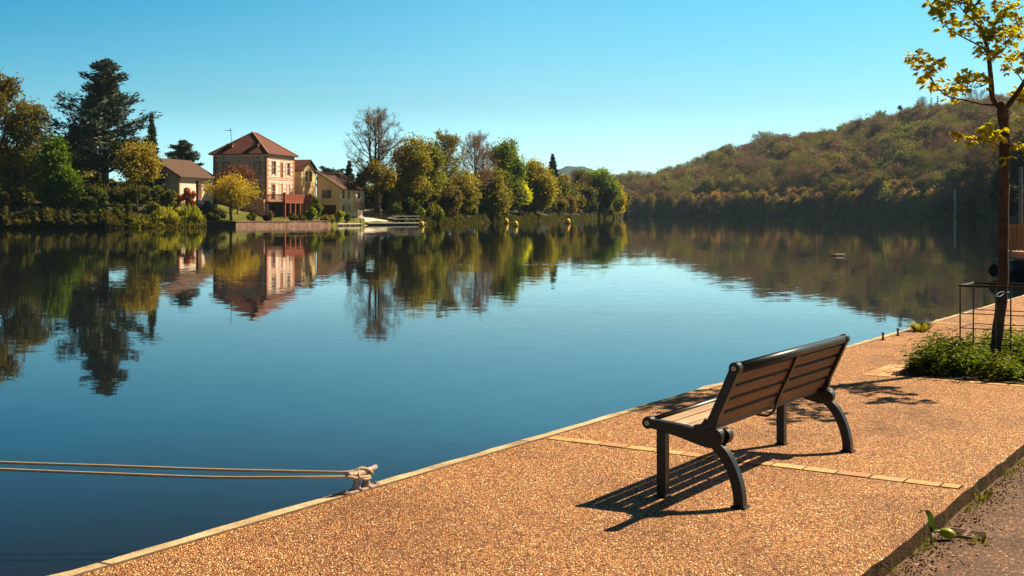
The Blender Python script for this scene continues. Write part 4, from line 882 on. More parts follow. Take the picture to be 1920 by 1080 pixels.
# a back row that closes the gaps between the trunks
bp = []
for k_ in range(3): bp.append(leafy(RS_(800 + k_), 10, 11, 'tree', 'x', (0, 0, 0), DG, z0=.1, lobes=16, clumps=40, leaves=13, ls=.42, spread=.2))
rb = RS_(88); lst = [(p_, 34, 1.0) for p_ in range(-30, 300, 30)] + [(p_, 22, .5) for p_ in range(-20, 290, 26)] + [(p_, 26, .95) for p_ in range(690, 1160, 22)]
for i, (p_, off, hs_) in enumerate(lst):
    o_ = bp[i] if i < 3 else copy_tree(bp[i % 3]); p_ += rb.uniform(-6, 6); D = shoreL(p_) + off * rb.uniform(.7, 1.2); py_ = float(np.interp(p_, [-30, 120, 300, 690, 900, 1160], [300, 318, 345, 345, 330, 362]))
    py_ += (1 - hs_) * 110 if hs_ < .9 else 0; s_ = max(.3, (Z(py_ + rb.uniform(-14, 10), D) - gz(p_, D)) / 10); o_.location = place(p_, D); o_.scale = (s_ * 1.2, s_ * 1.2, s_); o_.rotation_euler = (0, 0, rb.uniform(0, 6.28))
    n_l = 23; o_['group'] = 'understory trees behind the left bank'
    o_['label'] = f"dark understory tree, {ordinal(i + 1)} from the left behind the trees near the cedar" if i < 11 else f"low dark thicket, {ordinal(i - 10)} from the left under the trees near the cedar" if i < n_l else f"dark understory tree, {ordinal(i + 1 - n_l)} from the left behind the trees right of the houses"
    cc = [(.10, .105, .025), (.16, .13, .03), (.12, .13, .022), (.17, .11, .04)][int(rb.integers(0, 4))]
    for ch in o_.children:
        if ch.name.startswith('crown'): ch.color = (*cc, 1)

# ------------------------------------------------------------------ far right shore and the wooded hill
def placeR(px, o=6): D = shoreR(px) + o; return (X(px, D), D, hR(px, o) - .3)
rs = RS_(77)
protos = []
COLS = [((.12, .10, .025), 'olive'), ((.15, .095, .045), 'brown'), ((.17, .15, .03), 'yellow green'), ((.13, .075, .05), 'reddish brown'), ((.045, .06, .025), 'dark green'), ((.10, .11, .035), 'dull green')]
def ordinal(n): return f"{n}{'th' if 10 <= n % 100 <= 20 else {1: 'st', 2: 'nd', 3: 'rd'}.get(n % 10, 'th')}"
GR = 'trees in the front row of the far right shore'
for i in range(5):
    protos.append(leafy(RS_(500 + i), 16, 9.5, 'tree', 'x', (0, 0, 0), (.1, .1, .03), z0=.3, lobes=13, clumps=26, leaves=9, ls=.46, spread=.36, shape='tall', elong=1.35))
for i in range(3):
    protos.append(bare_tree(RS_(520 + i), 16, 12, 'tree', 'x', (0, 0, 0), PUR, maxl=7, leaf=900, leafcol=BR, ls=.45, twl=1.6))
px = 1176; k = 0; usedp = set(); TODO = []
while px < 1868:
    D = shoreR(px); TODO.append((px, rs.uniform(3, 9), 0)); px += rs.uniform(9, 15.5) * 620 / D
px = 1180
while px < 1868:
    D = shoreR(px); TODO.append((px, rs.uniform(16, 26), 1)); px += rs.uniform(13, 21) * 620 / D
TODO.sort(); cnt = [0, 0]; tot = [sum(1 for t_ in TODO if t_[2] == r_) for r_ in (0, 1)]
ROWN = ['the waterside row', 'the second row']
for px, o, row in TODO:
    cnt[row] += 1
    j = int(rs.integers(0, 8)) if rs.random() < .85 else int(rs.integers(0, 5)); pr = protos[j]
    o_ = pr if j not in usedp else copy_tree(pr); usedp.add(j)
    ci = int(rs.choice(6, p=[.27, .2, .17, .12, .1, .14])); c, cn = COLS[ci]
    if j >= 5: c, cn = [((.16, .10, .07), 'bare brown'), ((.15, .095, .085), 'bare purplish')][ci % 2]
    H = rs.uniform(9, 15) if row == 0 else rs.uniform(10.5, 15.5)
    s = H / 16; o_.location = placeR(px, o); o_.scale = (s * rs.uniform(.85, 1.2), s * rs.uniform(.85, 1.2), s); o_.rotation_euler = (0, 0, rs.uniform(0, 6.28))
    o_['label'] = f"{cn} tree, {ordinal(cnt[row])} from the left in {ROWN[row]} below the hill"; o_['group'] = GR if row == 0 else 'trees in the second row of the far right shore'
    for ch in o_.children:
        if ch.name.startswith(('crown', 'leaves')):
            v = rs.uniform(1.7, 2.6); ch.color = (c[0] * v, c[1] * v, c[2] * v, 1)
for j in range(8):
    if j not in usedp:
        for ch in list(protos[j].children): bpy.data.objects.remove(ch)
        bpy.data.objects.remove(protos[j])
# the wood on the hill: too many crowns to count, instanced over the slope from the crowns of the front rows
def wood_object():
    pts = []; sc = []; rz = []; ix = []; r3 = RS_(91)
    sp = 9.4
    for row in range(54):
        o = 24 + row * sp * 1.15
        if o > 400: break
        px = 1066.
        while px < 2300:
            D = shoreR(px) + o; px += sp * FPX / D * r3.uniform(.7, 1.35) * (1 if px < 1900 else 2.0)
            oo = o + r3.uniform(-3.5, 3.5); D = shoreR(px) + oo
            if px < 1176 and oo < 30: pass
            s = r3.uniform(.65, 1.35) * (1.0 if o < 300 else .8); pts.append((X(px, D), D, hR(px, oo) - .8)); sc.append((s * r3.uniform(1.0, 1.5), s * r3.uniform(1.0, 1.5), s)); rz.append(r3.uniform(0, 6.28))
            f = math.sin(px * .017 + o * .03) + math.sin(px * .05 - o * .045) * .7 + r3.normal() * .9
            ix.append(int(r3.choice([5, 6, 7, 5, 6, 7, 1])) if f > .35 else (int(r3.choice([0, 1, 2, 3, 4])) if f > -1.9 else 4))
    me = bpy.data.meshes.new('wood'); me.from_pydata(pts, [], [])
    for nm, ty, dat in (('scl', 'FLOAT_VECTOR', sc), ('rz', 'FLOAT', rz), ('ix', 'INT', ix)):
        a = me.attributes.new(nm, ty, 'POINT'); a.data.foreach_set('vector' if ty == 'FLOAT_VECTOR' else 'value', np.array(dat, dtype=np.int32 if ty == 'INT' else np.float32).ravel())
    o = bpy.data.objects.new('wood', me); COL.objects.link(o); tag(o, 'mixed brown and olive spring wood covering the hill across the river', 'wood', kind='stuff')
    M['wood_leaf'] = mk_wood_leaf()
    ng = bpy.data.node_groups.new('wood', 'GeometryNodeTree'); ng.interface.new_socket('Geometry', in_out='INPUT', socket_type='NodeSocketGeometry'); ng.interface.new_socket('Geometry', in_out='OUTPUT', socket_type='NodeSocketGeometry')
    a = ng.nodes.new('NodeGroupInput'); b = ng.nodes.new('NodeGroupOutput'); jn = ng.nodes.new('GeometryNodeJoinGeometry')
    def attr(nm, dt):
        n = ng.nodes.new('GeometryNodeInputNamedAttribute'); n.data_type = dt; n.inputs[0].default_value = nm; return n.outputs[0]
    S = attr('scl', 'FLOAT_VECTOR'); Rz = attr('rz', 'FLOAT'); I = attr('ix', 'INT'); cx = ng.nodes.new('ShaderNodeCombineXYZ'); ng.links.new(Rz, cx.inputs[2])
    for j in range(8):
        src = next((c for c in protos[j].children if c.name.startswith('crown')), None) if j in usedp else None
        if not src: continue
        oi = ng.nodes.new('GeometryNodeObjectInfo'); oi.inputs[0].default_value = src; oi.transform_space = 'ORIGINAL'
        sm = ng.nodes.new('GeometryNodeSetMaterial'); sm.inputs[2].default_value = M['wood_leaf']; ng.links.new(oi.outputs['Geometry'], sm.inputs[0])
        cmp_ = ng.nodes.new('FunctionNodeCompare'); cmp_.data_type = 'INT'; cmp_.operation = 'EQUAL'; ng.links.new(I, cmp_.inputs[2]); cmp_.inputs[3].default_value = j
        ip = ng.nodes.new('GeometryNodeInstanceOnPoints'); ng.links.new(a.outputs[0], ip.inputs['Points']); ng.links.new(cmp_.outputs[0], ip.inputs['Selection'])
        ng.links.new(sm.outputs[0], ip.inputs['Instance']); ng.links.new(S, ip.inputs['Scale']); ng.links.new(cx.outputs[0], ip.inputs['Rotation']); ng.links.new(ip.outputs[0], jn.inputs[0])
    ng.links.new(jn.outputs[0], b.inputs[0]); md = o.modifiers.new('wood', 'NODES'); md.node_group = ng
    print('wood crowns', len(pts)); return o
def mk_wood_leaf():
    m, nt, bs, out = nodes('wood_leaf'); oi = n_(nt, 'ObjectInfo'); g = n_(nt, 'NewGeometry')
    loc = n_(nt, 'Mapping'); nt.links.new(oi.outputs['Location'], loc.inputs[0])
    big = noise(nt, loc.outputs[0], .013, 3)
    f = math_(nt, 'ADD', math_(nt, 'MULTIPLY', oi.outputs['Random'], .62), math_(nt, 'MULTIPLY', big, .42))
    c = ramp(nt, f, [(.14, (.055, .08, .035)), (.26, (.29, .18, .09)), (.40, (.32, .18, .12)), (.54, (.28, .22, .07)), (.66, (.32, .29, .06)), (.82, (.38, .36, .06)), (.93, (.10, .13, .035))])
    k = ramp(nt, g.outputs['Random Per Island'], [(0, (.65,) * 3), (.8, (1, 1, 1)), (1, (1.3, 1.3, 1.2))]); c = mixc(nt, 1.0, c, k, 'MULTIPLY')
    nt.links.new(c, bs.inputs['Base Color']); bs.inputs['Roughness'].default_value = .8; bs.inputs['Specular IOR Level'].default_value = .1
    tr = n_(nt, 'BsdfTranslucent'); nt.links.new(c, tr.inputs[0]); ms = n_(nt, 'MixShader'); ms.inputs[0].default_value = .25
    nt.links.new(bs.outputs[0], ms.inputs[1]); nt.links.new(tr.outputs[0], ms.inputs[2]); nt.links.new(ms.outputs[0], out.inputs[0]); return m
wood_object()
# single trees standing out on the crest
def crest(px, ytop, wpx, o, kind, col, label, name='tree', seed=0, **kw):
    D = shoreR(px) + o; z = hR(px, o) - .5; H = max(5, Z(ytop, D) - z); Wd = wpx / FPX * D; rs = RS_(600 + seed)
    f = {'leafy': leafy, 'bare': bare_tree, 'layer': layered}[kind]; f(rs, H, Wd, name, label, (X(px, D), D, z), col=col, group='trees standing out on the hill crest', **kw)
SP = dict(shape='spruce', tiers=16, z0=.05, fill=26, ls=.7)
crest(1758, 180, 9, 300, 'layer', SPR, 'taller dark cypress on the hill crest right of the bare crest tree', 'cypress', 1, **SP)
crest(1746, 183, 7, 300, 'layer', SPR, 'thinner dark cypress on the hill crest beside the taller one', 'cypress', 2, **SP)
crest(1729, 182, 26, 302, 'bare', PUR, 'round bare tree on the crest left of the two cypresses', seed=3, twl=1.6)
crest(1688, 199, 12, 290, 'leafy', (.03, .035, .02), 'narrow dark tree at the left end of the dark crest clump', seed=4, z0=1, lobes=7, clumps=26, leaves=10, ls=.5)
crest(1704, 207, 34, 275, 'leafy', (.05, .065, .022), 'wide dark green tree below the bare crest tree', seed=5, z0=1, lobes=10, clumps=30, leaves=12, ls=.6)
crest(1652, 209, 34, 300, 'bare', (.16, .10, .075), 'big bare brown tree on the crest left of the dark clump', seed=6, twl=1.8, leaf=500, leafcol=BR, ls=.5)
crest(1449, 249, 5, 310, 'layer', SPR, 'small cypress on the left part of the crest', 'cypress', 7, **SP)
crest(1434, 255, 4, 310, 'layer', SPR, 'smallest cypress on the left part of the crest', 'cypress', 8, **SP)
crest(1337, 283, 7, 310, 'leafy', (.06, .05, .03), 'little pointed tree low on the left end of the crest', seed=9, z0=1, lobes=5, clumps=20, leaves=9, ls=.5)
crest(1830, 165, 60, 290, 'bare', PUR, 'bare tree on the crest behind the young street tree', seed=10, twl=1.8)
# dark trees on the near right bank behind the boat
GB = 'dark trees behind the moored boat'
for i, (px, D, yt, w, col, lb_) in enumerate([(1886, 318, 318, 44, (.045, .06, .015), 'dark green tree behind the trunk of the young street tree'), (1925, 290, 262, 70, (.05, .06, .016), 'tallest dark tree at the right edge behind the boat'),
                                               (1905, 260, 350, 50, (.035, .045, .014), 'low dark tree at the right edge behind the boat railing')]):
    z = hR(px, max(1, D - shoreR(px))); H = Z(yt, D) - z; leafy(RS_(700 + i), H, w / FPX * D, 'tree', lb_, (X(px, D), D, z), col, z0=.5, group=GB, lobes=13, clumps=44, leaves=14, ls=.42)

# ------------------------------------------------------------------ bench
bench = thing('park_bench', 'park bench with brown wooden slats and black curved metal frame on the riverside paving', 'bench', Q(6.44, -2.95), QROT)
LB = 1.99; BM = M['bench_metal']
def strip_poly(cl, w):
    """outline of a centre line with half widths"""
    A = []; B = []
    for i, (y, z) in enumerate(cl):
        a = cl[max(i - 1, 0)]; b = cl[min(i + 1, len(cl) - 1)]; d = Vector((b[0] - a[0], b[1] - a[1])).normalized(); A.append((y - d.y * w[i], z + d.x * w[i])); B.append((y + d.y * w[i], z - d.x * w[i]))
    return A, B
def ribbon(g, cl, w, x0, x1):
    A, B = strip_poly(cl, w); n = len(cl)
    V = [(x0, y, z) for y, z in A] + [(x0, y, z) for y, z in B] + [(x1, y, z) for y, z in A] + [(x1, y, z) for y, z in B]; F = []
    for i in range(n - 1): F += [(i, i + 1, n + i + 1, n + i), (2 * n + i, 3 * n + i, 3 * n + i + 1, 2 * n + i + 1), (i, 2 * n + i, 2 * n + i + 1, i + 1), (n + i, n + i + 1, 3 * n + i + 1, 3 * n + i)]
    F += [(0, n, 3 * n, 2 * n), (n - 1, 3 * n - 1, 4 * n - 1, 2 * n - 1)]
    return g.add(V, F)
def smooth(pts, k=5):
    out = []
    for i in range(len(pts) - 1):
        p0 = pts[max(i - 1, 0)]; p1 = pts[i]; p2 = pts[i + 1]; p3 = pts[min(i + 2, len(pts) - 1)]
        for j in range(k):
            t = j / k; out.append(tuple(.5 * ((2 * b) + (c - a) * t + (2 * a - 5 * b + 4 * c - d) * t * t + (-a + 3 * b - 3 * c + d) * t ** 3) for a, b, c, d in zip(p0, p1, p2, p3)))
    return out + [tuple(pts[-1])]
for x0, sgn in ((0.0, 1), (LB - .05, -1)):
    x1 = x0 + .05
    cl = smooth([(.325, .432), (.22, .420), (.12, .405), (.02, .385), (-.06, .375), (-.10, .40)], 5)            # seat bar, thickening towards the joint
    g = G(); ribbon(g, cl, [.026 + .028 * (i / (len(cl) - 1)) for i in range(len(cl))], x0, x1)
    cl = smooth([(.02, .40), (-.055, .44), (-.10, .54), (-.155, .66), (-.21, .785)], 5)                              # back bar
    ribbon(g, cl, [.055 - .027 * min(1, i / 9) for i in range(len(cl))], x0 + .001, x1 - .001)
    g.prism([(.13, .428), (.06, .43), (.0, .455), (-.035, .50), (-.07, .47), (-.05, .40), (.02, .385)], (x0 + .002, 0, 0), (0, 1, 0), (0, 0, 1), (.046, 0, 0))   # fillet at the crook
    f = g.build('end_frame', BM, bench, bevel=.007)
    g = G()
    for y, z, r in ((.34, .435, .037), (-.215, .80, .035)): g.tube([(x0 - .003, y, z), (x1 + .003, y, z)], r, 24); g.build('joint', BM, f, bevel=.004); g = G()
    g.tube([(x0 - .008, -.088, .392), (x1 + .006, -.088, .392)], .054, 24); g.build('joint', BM, f, bevel=.004)
    for y, z, r in ((.34, .435, .013), (-.215, .80, .013)):
        xe = x0 - .004 if sgn > 0 else x1 + .004; d = -.006 if sgn > 0 else .006
        g = G(); g.tube([(xe, y, z), (xe + d, y, z)], r, 16); c_ = g.build('bolt_cap', M['cap'], f); G().tube([(xe + d, y, z), (xe + d * 1.25, y, z)], r * .38, 8).build('bolt', M['black_iron'], c_)
    hx = x1 + .007 if sgn > 0 else x0 - .067
    g = G(); g.tube([(hx, -.118, .392), (hx + .06, -.118, .392)], .046, 24); g.build('hub', BM, f, bevel=.004)
    cl = smooth([(-.075, .365), (-.145, .30), (-.20, .205), (-.232, .10), (-.24, .012)], 6)
    g = G(); ribbon(g, cl, [.030] * len(cl), x0 - .004, x1 + .012); g.box(x0 - .014, x1 + .022, -.285, -.195, .0, .014); g.build('leg', BM, bench, bevel=.006)
    g = G(); g.box(x0 - .003, x1 + .008, .222, .280, .0, .40); g.box(x0 - .012, x1 + .017, .212, .29, .0, .013); g.build('leg', BM, bench, bevel=.005)
G().tube([(.052, .34, .435), (LB - .052, .34, .435)], .027, 20).build('front_rail', BM, bench, smooth=True)
G().tube([(.052, -.215, .80), (LB - .052, -.215, .80)], .029, 20).build('top_rail', BM, bench, smooth=True)
def slats(cs, name, mat, w, th, label=None):
    g = G()
    for (y, z, ang) in cs:
        a = Vector((0, math.cos(ang), math.sin(ang))); b = Vector((0, -math.sin(ang), math.cos(ang)))
        for xa, xb in ((.054, LB / 2 - .002), (LB / 2 + .002, LB - .054)): g.obox(Vector((xa, y, z)) - a * w / 2 - b * th / 2, (xb - xa, 0, 0), a * w, b * th)
    o = g.build(name, M[mat], bench, bevel=.006); return o
slats([(.268, .432, R(4)), (.181, .422, R(7)), (.094, .412, R(6))], 'seat', 'seat_wood', .074, .030)
bx = Vector((-.049, .452)); bd = Vector((-.160, .345)).normalized(); bang = math.atan2(bd.y, bd.x)
slats([(bx.x + bd.x * (.04 + .0905 * i), bx.y + bd.y * (.04 + .0905 * i), bang) for i in range(4)] + [(-.012, .424, R(163))], 'backrest', 'back_wood', .069, .036)
g = G(); cl = smooth([(-.228, .775), (-.17, .645), (-.105, .505), (-.075, .42), (-.03, .375), (.06, .378), (.18, .392), (.30, .402)], 4); ribbon(g, cl, [.006] * len(cl), LB / 2 - .022, LB / 2 + .022); g.build('brace', BM, bench, bevel=.002)

# ------------------------------------------------------------------ cleat and mooring rope
cs, cn = 5.60, -4.815
ct = thing('mooring_cleat', 'weathered metal mooring cleat bolted to the quay edge', 'cleat', Q(cs, cn), QROT); ct.scale = (.68, 1.0, 1.0)
g = G(); g.box(-.19, .21, -.035, .035, .0, .014); g.prism([(-.19, -.035), (-.19, .035), (-.225, .018), (-.225, -.018)][::-1], (0, 0, .001), (1, 0, 0), (0, 1, 0), (0, 0, .012)); g.prism([(.21, -.035), (.21, .035), (.245, .018), (.245, -.018)], (0, 0, .001), (1, 0, 0), (0, 1, 0), (0, 0, .012)); g.build('base_plate', M['cleat'], ct, bevel=.004)
for x in (-.055, .075): G().lathe([(.042, .012), (.031, .024), (.024, .05), (.023, .075), (.028, .10)], (x, 0, 0), 16).build('post', M['cleat'], ct, smooth=True)
g = G(); g.tube([(-.185, 0, .118), (-.15, 0, .112), (-.06, 0, .103), (.0, 0, .101), (.09, 0, .103), (.17, 0, .113), (.215, 0, .119)], [.012, .016, .022, .023, .022, .016, .013], 12); g.build('horn', M['cleat'], ct, smooth=True)
for x in (-.20, .205): G().lathe([(.012, .013), (.012, .024), (.006, .028)], (x, 0, 0), 6).build('bolt', M['cleat'], ct)
def rope_mesh(g, pts, r=.0085, sub=8): g.tube(smooth([tuple(p) for p in pts], sub), r, 8)
QM = lambda x, y, z: Vector(Q(cs + x * .70, cn - y, z))
t = thing('mooring_rope', 'double mooring rope stretched over the water from the cleat', 'rope')
g = G(); zz = lambda py, D: Z(py, D)
far1 = [(X(-900, 7.4), 7.4, zz(848, 7.4) + .10), (X(-500, 7.35), 7.35, zz(847, 7.35)), (X(0, 7.3), 7.3, zz(867, 7.3)), (X(200, 7.28), 7.28, zz(873.5, 7.28)), (X(400, 7.28), 7.28, zz(880.5, 7.28)), (X(560, 7.28), 7.28, zz(884, 7.28)), (X(640, 7.28), 7.28, zz(885.5, 7.28))]
far2 = [(X(-900, 7.25), 7.25, zz(862, 7.25) + .09), (X(-500, 7.2), 7.2, zz(858, 7.2)), (X(0, 7.15), 7.15, zz(880, 7.15)), (X(200, 7.15), 7.15, zz(888, 7.15)), (X(400, 7.15), 7.15, zz(895, 7.15)), (X(560, 7.15), 7.15, zz(895, 7.15))]
rope_mesh(g, far1 + [QM(-.03, .03, .118), QM(.04, .012, .130), QM(.10, -.02, .108)]); rope_mesh(g, far2 + [QM(-.19, -.0, .105), QM(-.12, -.025, .092)])
g.build('strand', M['rope'], t, smooth=True)
g = G()
rope_mesh(g, [QM(-.12, -.025, .092), QM(-.03, -.034, .088), QM(.06, -.030, .082), QM(.115, -.005, .084), QM(.10, .026, .09), QM(.02, .022, .118), QM(-.05, -.018, .112), QM(-.08, -.03, .094), QM(-.06, .028, .09)])
rope_mesh(g, [QM(-.09, .028, .092), QM(-.02, .016, .126), QM(.05, -.016, .124), QM(.105, -.03, .096), QM(.12, .006, .080), QM(.08, .028, .084), QM(.0, .028, .086)])
rope_mesh(g, [QM(-.06, -.03, .084), QM(.0, -.036, .072), QM(.06, -.030, .068), QM(.10, -.012, .07), QM(.08, .024, .07), QM(.0, .024, .074)])
g.build('hitch', M['rope'], t, smooth=True)
# two mooring pins on the quay edge further on
for s, lb_ in ((16.05, 'nearer of two small dark pins on the quay edge'), (16.75, 'farther of two small dark pins on the quay edge')):
    p = Q(s, -4.70); g = G(); g.lathe([(.03, 0), (.03, .012), (.014, .014), (.014, .08), (.022, .082), (.022, .1), (.01, .104)], p, 10); tag(g.build('mooring_pin', M['black_iron'], smooth=False), lb_, 'pin', 'pins on the quay edge')

# ------------------------------------------------------------------ young street tree
TB = Vector(Q(13.95, -2.83)); tx, ty = TB.x, TB.y
st = thing('street_tree', 'young tree with yellow green spring leaves inside a black metal guard', 'tree', (tx, ty, 0))
def W3(px, py, dy=0.0):
    """point seen at px,py, dy metres behind the trunk plane, in the tree's own frame"""
    D = ty + dy; return Vector((X(px, D) - tx, dy, Z(py, D)))
tb = [(1867, 668, 0), (1868, 650, 0), (1872, 610, 0), (1878, 565, 0), (1881, 520, 0), (1881, 470, 0), (1882, 400, 0), (1883, 330, 0), (1883, 270, 0), (1882, 225, 0), (1881, 205, 0)]
tp = [Vector((-.07, 0, -.1))] + [W3(*p) for p in tb]
g = G(); g.tube(smooth([tuple(p) for p in tp], 3), [.064 - .012 * min(1, i / 30) + .003 * math.sin(i * 1.7) for i in range(3 * (len(tp) - 1) + 1)], 14); 
g.tube([W3(1881, 232), W3(1881, 214), W3(1880, 200), W3(1878, 190)], [.054, .066, .056, .03], 12)
g.build('trunk', M['street_bark'], st, smooth=True)
limbs = [([(1880, 207, 0), (1862, 185, .02), (1858, 150, .05), (1852, 95, .1), (1840, 55, .1), (1824, 15, .15), (1806, -40, .2), (1800, -110, .2)], .036),
         ([(1882, 207, 0), (1900, 185, -.03), (1920, 155, -.1), (1945, 110, -.2), (1975, 50, -.3), (2000, -20, -.35), (2010, -90, -.4)], .034),
         ([(1872, 197, 0), (1845, 196, .0), (1810, 188, .05), (1780, 182, .05), (1758, 165, .1), (1742, 143, .1), (1736, 128, .1), (1731, 112, .1)], .012),
         ([(1858, 150, .05), (1840, 162, .0), (1820, 163, -.1), (1800, 158, -.15)], .008),
         ([(1856, 140, .05), (1858, 110, .0), (1880, 95, -.1), (1905, 70, -.2)], .010),
         ([(1854, 100, .1), (1835, 85, .1), (1810, 72, .1), (1780, 55, .2), (1772, 38, .2), (1766, 18, .25)], .012),
         ([(1848, 80, .1), (1862, 50, .0), (1880, 30, 0), (1900, 5, 0)], .012), ([(1838, 52, .1), (1815, 30, .0), (1795, 8, -.1), (1775, -10, -.2)], .010),
         ([(1900, 185, 0), (1925, 185, .2), (1960, 170, .4), (2010, 150, .6)], .014), ([(1920, 155, -.1), (1905, 135, .1), (1892, 118, .2)], .009),
         ([(1935, 125, -.15), (1970, 115, -.5), (2015, 90, -.9), (2060, 60, -1.2)], .015), ([(1883, 285, 0), (1866, 270, -.1), (1845, 264, -.2), (1820, 262, -.25)], .009),
         ([(1884, 275, 0), (1910, 270, -.2), (1950, 255, -.5), (2000, 235, -.9)], .012), ([(1945, 110, -.2), (1925, 80, 0), (1910, 50, .15), (1900, 20, .2)], .012),
         ([(1824, 15, .15), (1850, -15, .1), (1870, -50, 0), (1880, -90, 0)], .014), ([(2000, -20, -.35), (1960, -60, -.2), (1940, -100, 0)], .012),
         ([(1975, 50, -.3), (2020, 20, -.7), (2060, -20, -1.0)], .012), ([(1883, 275, 0), (1905, 305, -.1), (1935, 300, -.2), (1965, 290, -.3)], .008),
         ([(1960, 170, .4), (2010, 190, .1), (2070, 180, -.3), (2110, 150, -.6)], .010)]
gb = G(); ends = []; rt = np.random.default_rng(5)
for pts, r0 in limbs:
    P = [W3(*p) for p in pts]; S = smooth([tuple(p) for p in P], 4); n = len(S)
    gb.tube(S, [max(.003, r0 * (1 - .8 * i / (n - 1))) for i in range(n)], 7)
    S = [Vector(s) for s in S]; k0 = int(n * .35)
    for i in range(k0, n):
        for _ in range(3 if r0 > .02 else 2):
            if rt.random() < .50:
                d = Vector(rt.normal(size=3)); d.z = abs(d.z) * .6 + .1; d.normalize(); Ln = rt.uniform(.05, .19); e = S[i] + d * Ln; gb.tube([S[i], S[i].lerp(e, .5) + Vector((0, 0, .01)), e], [.005, .004, .002], 4, False); ends.append((e, d))
                if Ln > .14: ends.append((S[i].lerp(e, .55), d))
    ends.append((S[-1], (S[-1] - S[-3]).normalized()))
gb.build('branches', M['street_bark'], st, smooth=True)
def compound_leaves(ends, rs, per=(2, 6), leaflets=6, ll=.068, lw=.020):
    C = []; Fq = []; V = []
    for e, d in ends:
        for _ in range(int(rs.integers(*per))):
            h = Vector(rs.normal(size=3)); h = (h * .9 + d * .9 + Vector((0, 0, .25))).normalized(); b = e; stem = rs.uniform(.03, .07)
            c = b + h * stem + Vector((0, 0, -.008)); side = h.cross(Vector((0, 0, 1)));
            if side.length < .1: side = Vector((1, 0, 0))
            side.normalize(); upn = side.cross(h).normalized()
            for k in range(leaflets):
                a = (k / (leaflets - 1) - .5) * 2.5 + rs.normal() * .15; ld = (h * math.cos(a) + side * math.sin(a) + Vector((0, 0, -.35 + rs.normal() * .15))).normalized(); s2 = ld.cross(upn).normalized(); L_ = ll * rs.uniform(.7, 1.25) * (1 - .25 * abs(a) / 1.3)
                o = len(V); cup = upn * L_ * .12
                m1 = c + ld * L_ * .5; tip = c + ld * L_ - Vector((0, 0, L_ * .18))
                V += [c, m1 + s2 * lw + cup, tip, m1 - s2 * lw + cup]; Fq.append((o, o + 1, o + 2)); Fq.append((o, o + 2, o + 3))
    return np.array([tuple(v) for v in V]), np.array(Fq)
ends += [(e, d) for e, d in ends if e.x > .30]          # right-hand leaves doubled, mostly out of view, to thicken the cast shadow
V, F = compound_leaves(ends, rt)
lv = link('crown', mesh_np('crown', V, F), M['near_leaf'], st); lv.color = (.62, .52, .02, 1)

# guard round the trunk
gd = thing('tree_guard', 'low black metal tree guard of rods and hoops round the young trunk', 'tree guard', Q(13.62, -3.15), QROT)
gw, gdp, gh = .80, .62, .90
corners = [(0, 0), (0, -gw), (gdp, 0), (gdp, -gw)]
for x, y in corners + [(0, -gw * .46), (gdp, -gw * .5)]: G().tube([(x, y, -.05), (x, y, gh)], .0085, 8).build('rod', M['black_iron'], gd)
g = G()
for a, b in (((0, 0), (0, -gw)), ((gdp, 0), (gdp, -gw)), ((0, 0), (gdp, 0)), ((0, -gw), (gdp, -gw))): 
    a = Vector((*a, gh)); b = Vector((*b, gh)); d = (b - a).normalized() * .012; g.tube([a - d, b + d], .014, 6)
g.build('top_rail', M['black_iron'], gd)
for z in (.28, .44, .60):
    g = G(); g.tube([(0, 0, z), (0, -gw, z)], .0055, 6); g.tube([(gdp, 0, z), (gdp, -gw, z)], .0055, 6); g.tube([(0, 0, z + .004), (gdp, 0, z + .004)], .0055, 6); g.tube([(0, -gw, z + .004), (gdp, -gw, z + .004)], .0055, 6); g.build('hoop', M['black_iron'], gd)
M['twine'] = mottled('twine', (.10, .22, .36), (.2, .38, .5), 40, .6, 0)
g = G(); a = Vector(Q(13.62, -3.15 + gw * .46, .80)); b = Vector((tx + X(1880, ty) - tx, ty - .05, Z(549, ty)))
g.tube([a, a.lerp(b, .5) + Vector((0, 0, -.02)), b], .004, 6); g.tube([a + Vector((0, 0, .01)), a.lerp(b, .4) + Vector((0, -.01, .03)), b + Vector((0, 0, .02))], .003, 6)
for k in range(3): g.tube([(a.x + .012 * math.cos(t_), a.y + .012 * math.sin(t_), a.z + .008 * k) for t_ in [i * .7 for i in range(10)]], .0035, 5)
g.tube([(b.x + .07 * math.cos(t_) , ty + .07 * math.sin(t_), b.z + .01) for t_ in [i * .63 for i in range(11)]], .004, 5)
tag(g.build('twine', M['twine']), 'blue twine tying the young trunk to its guard', 'twine')

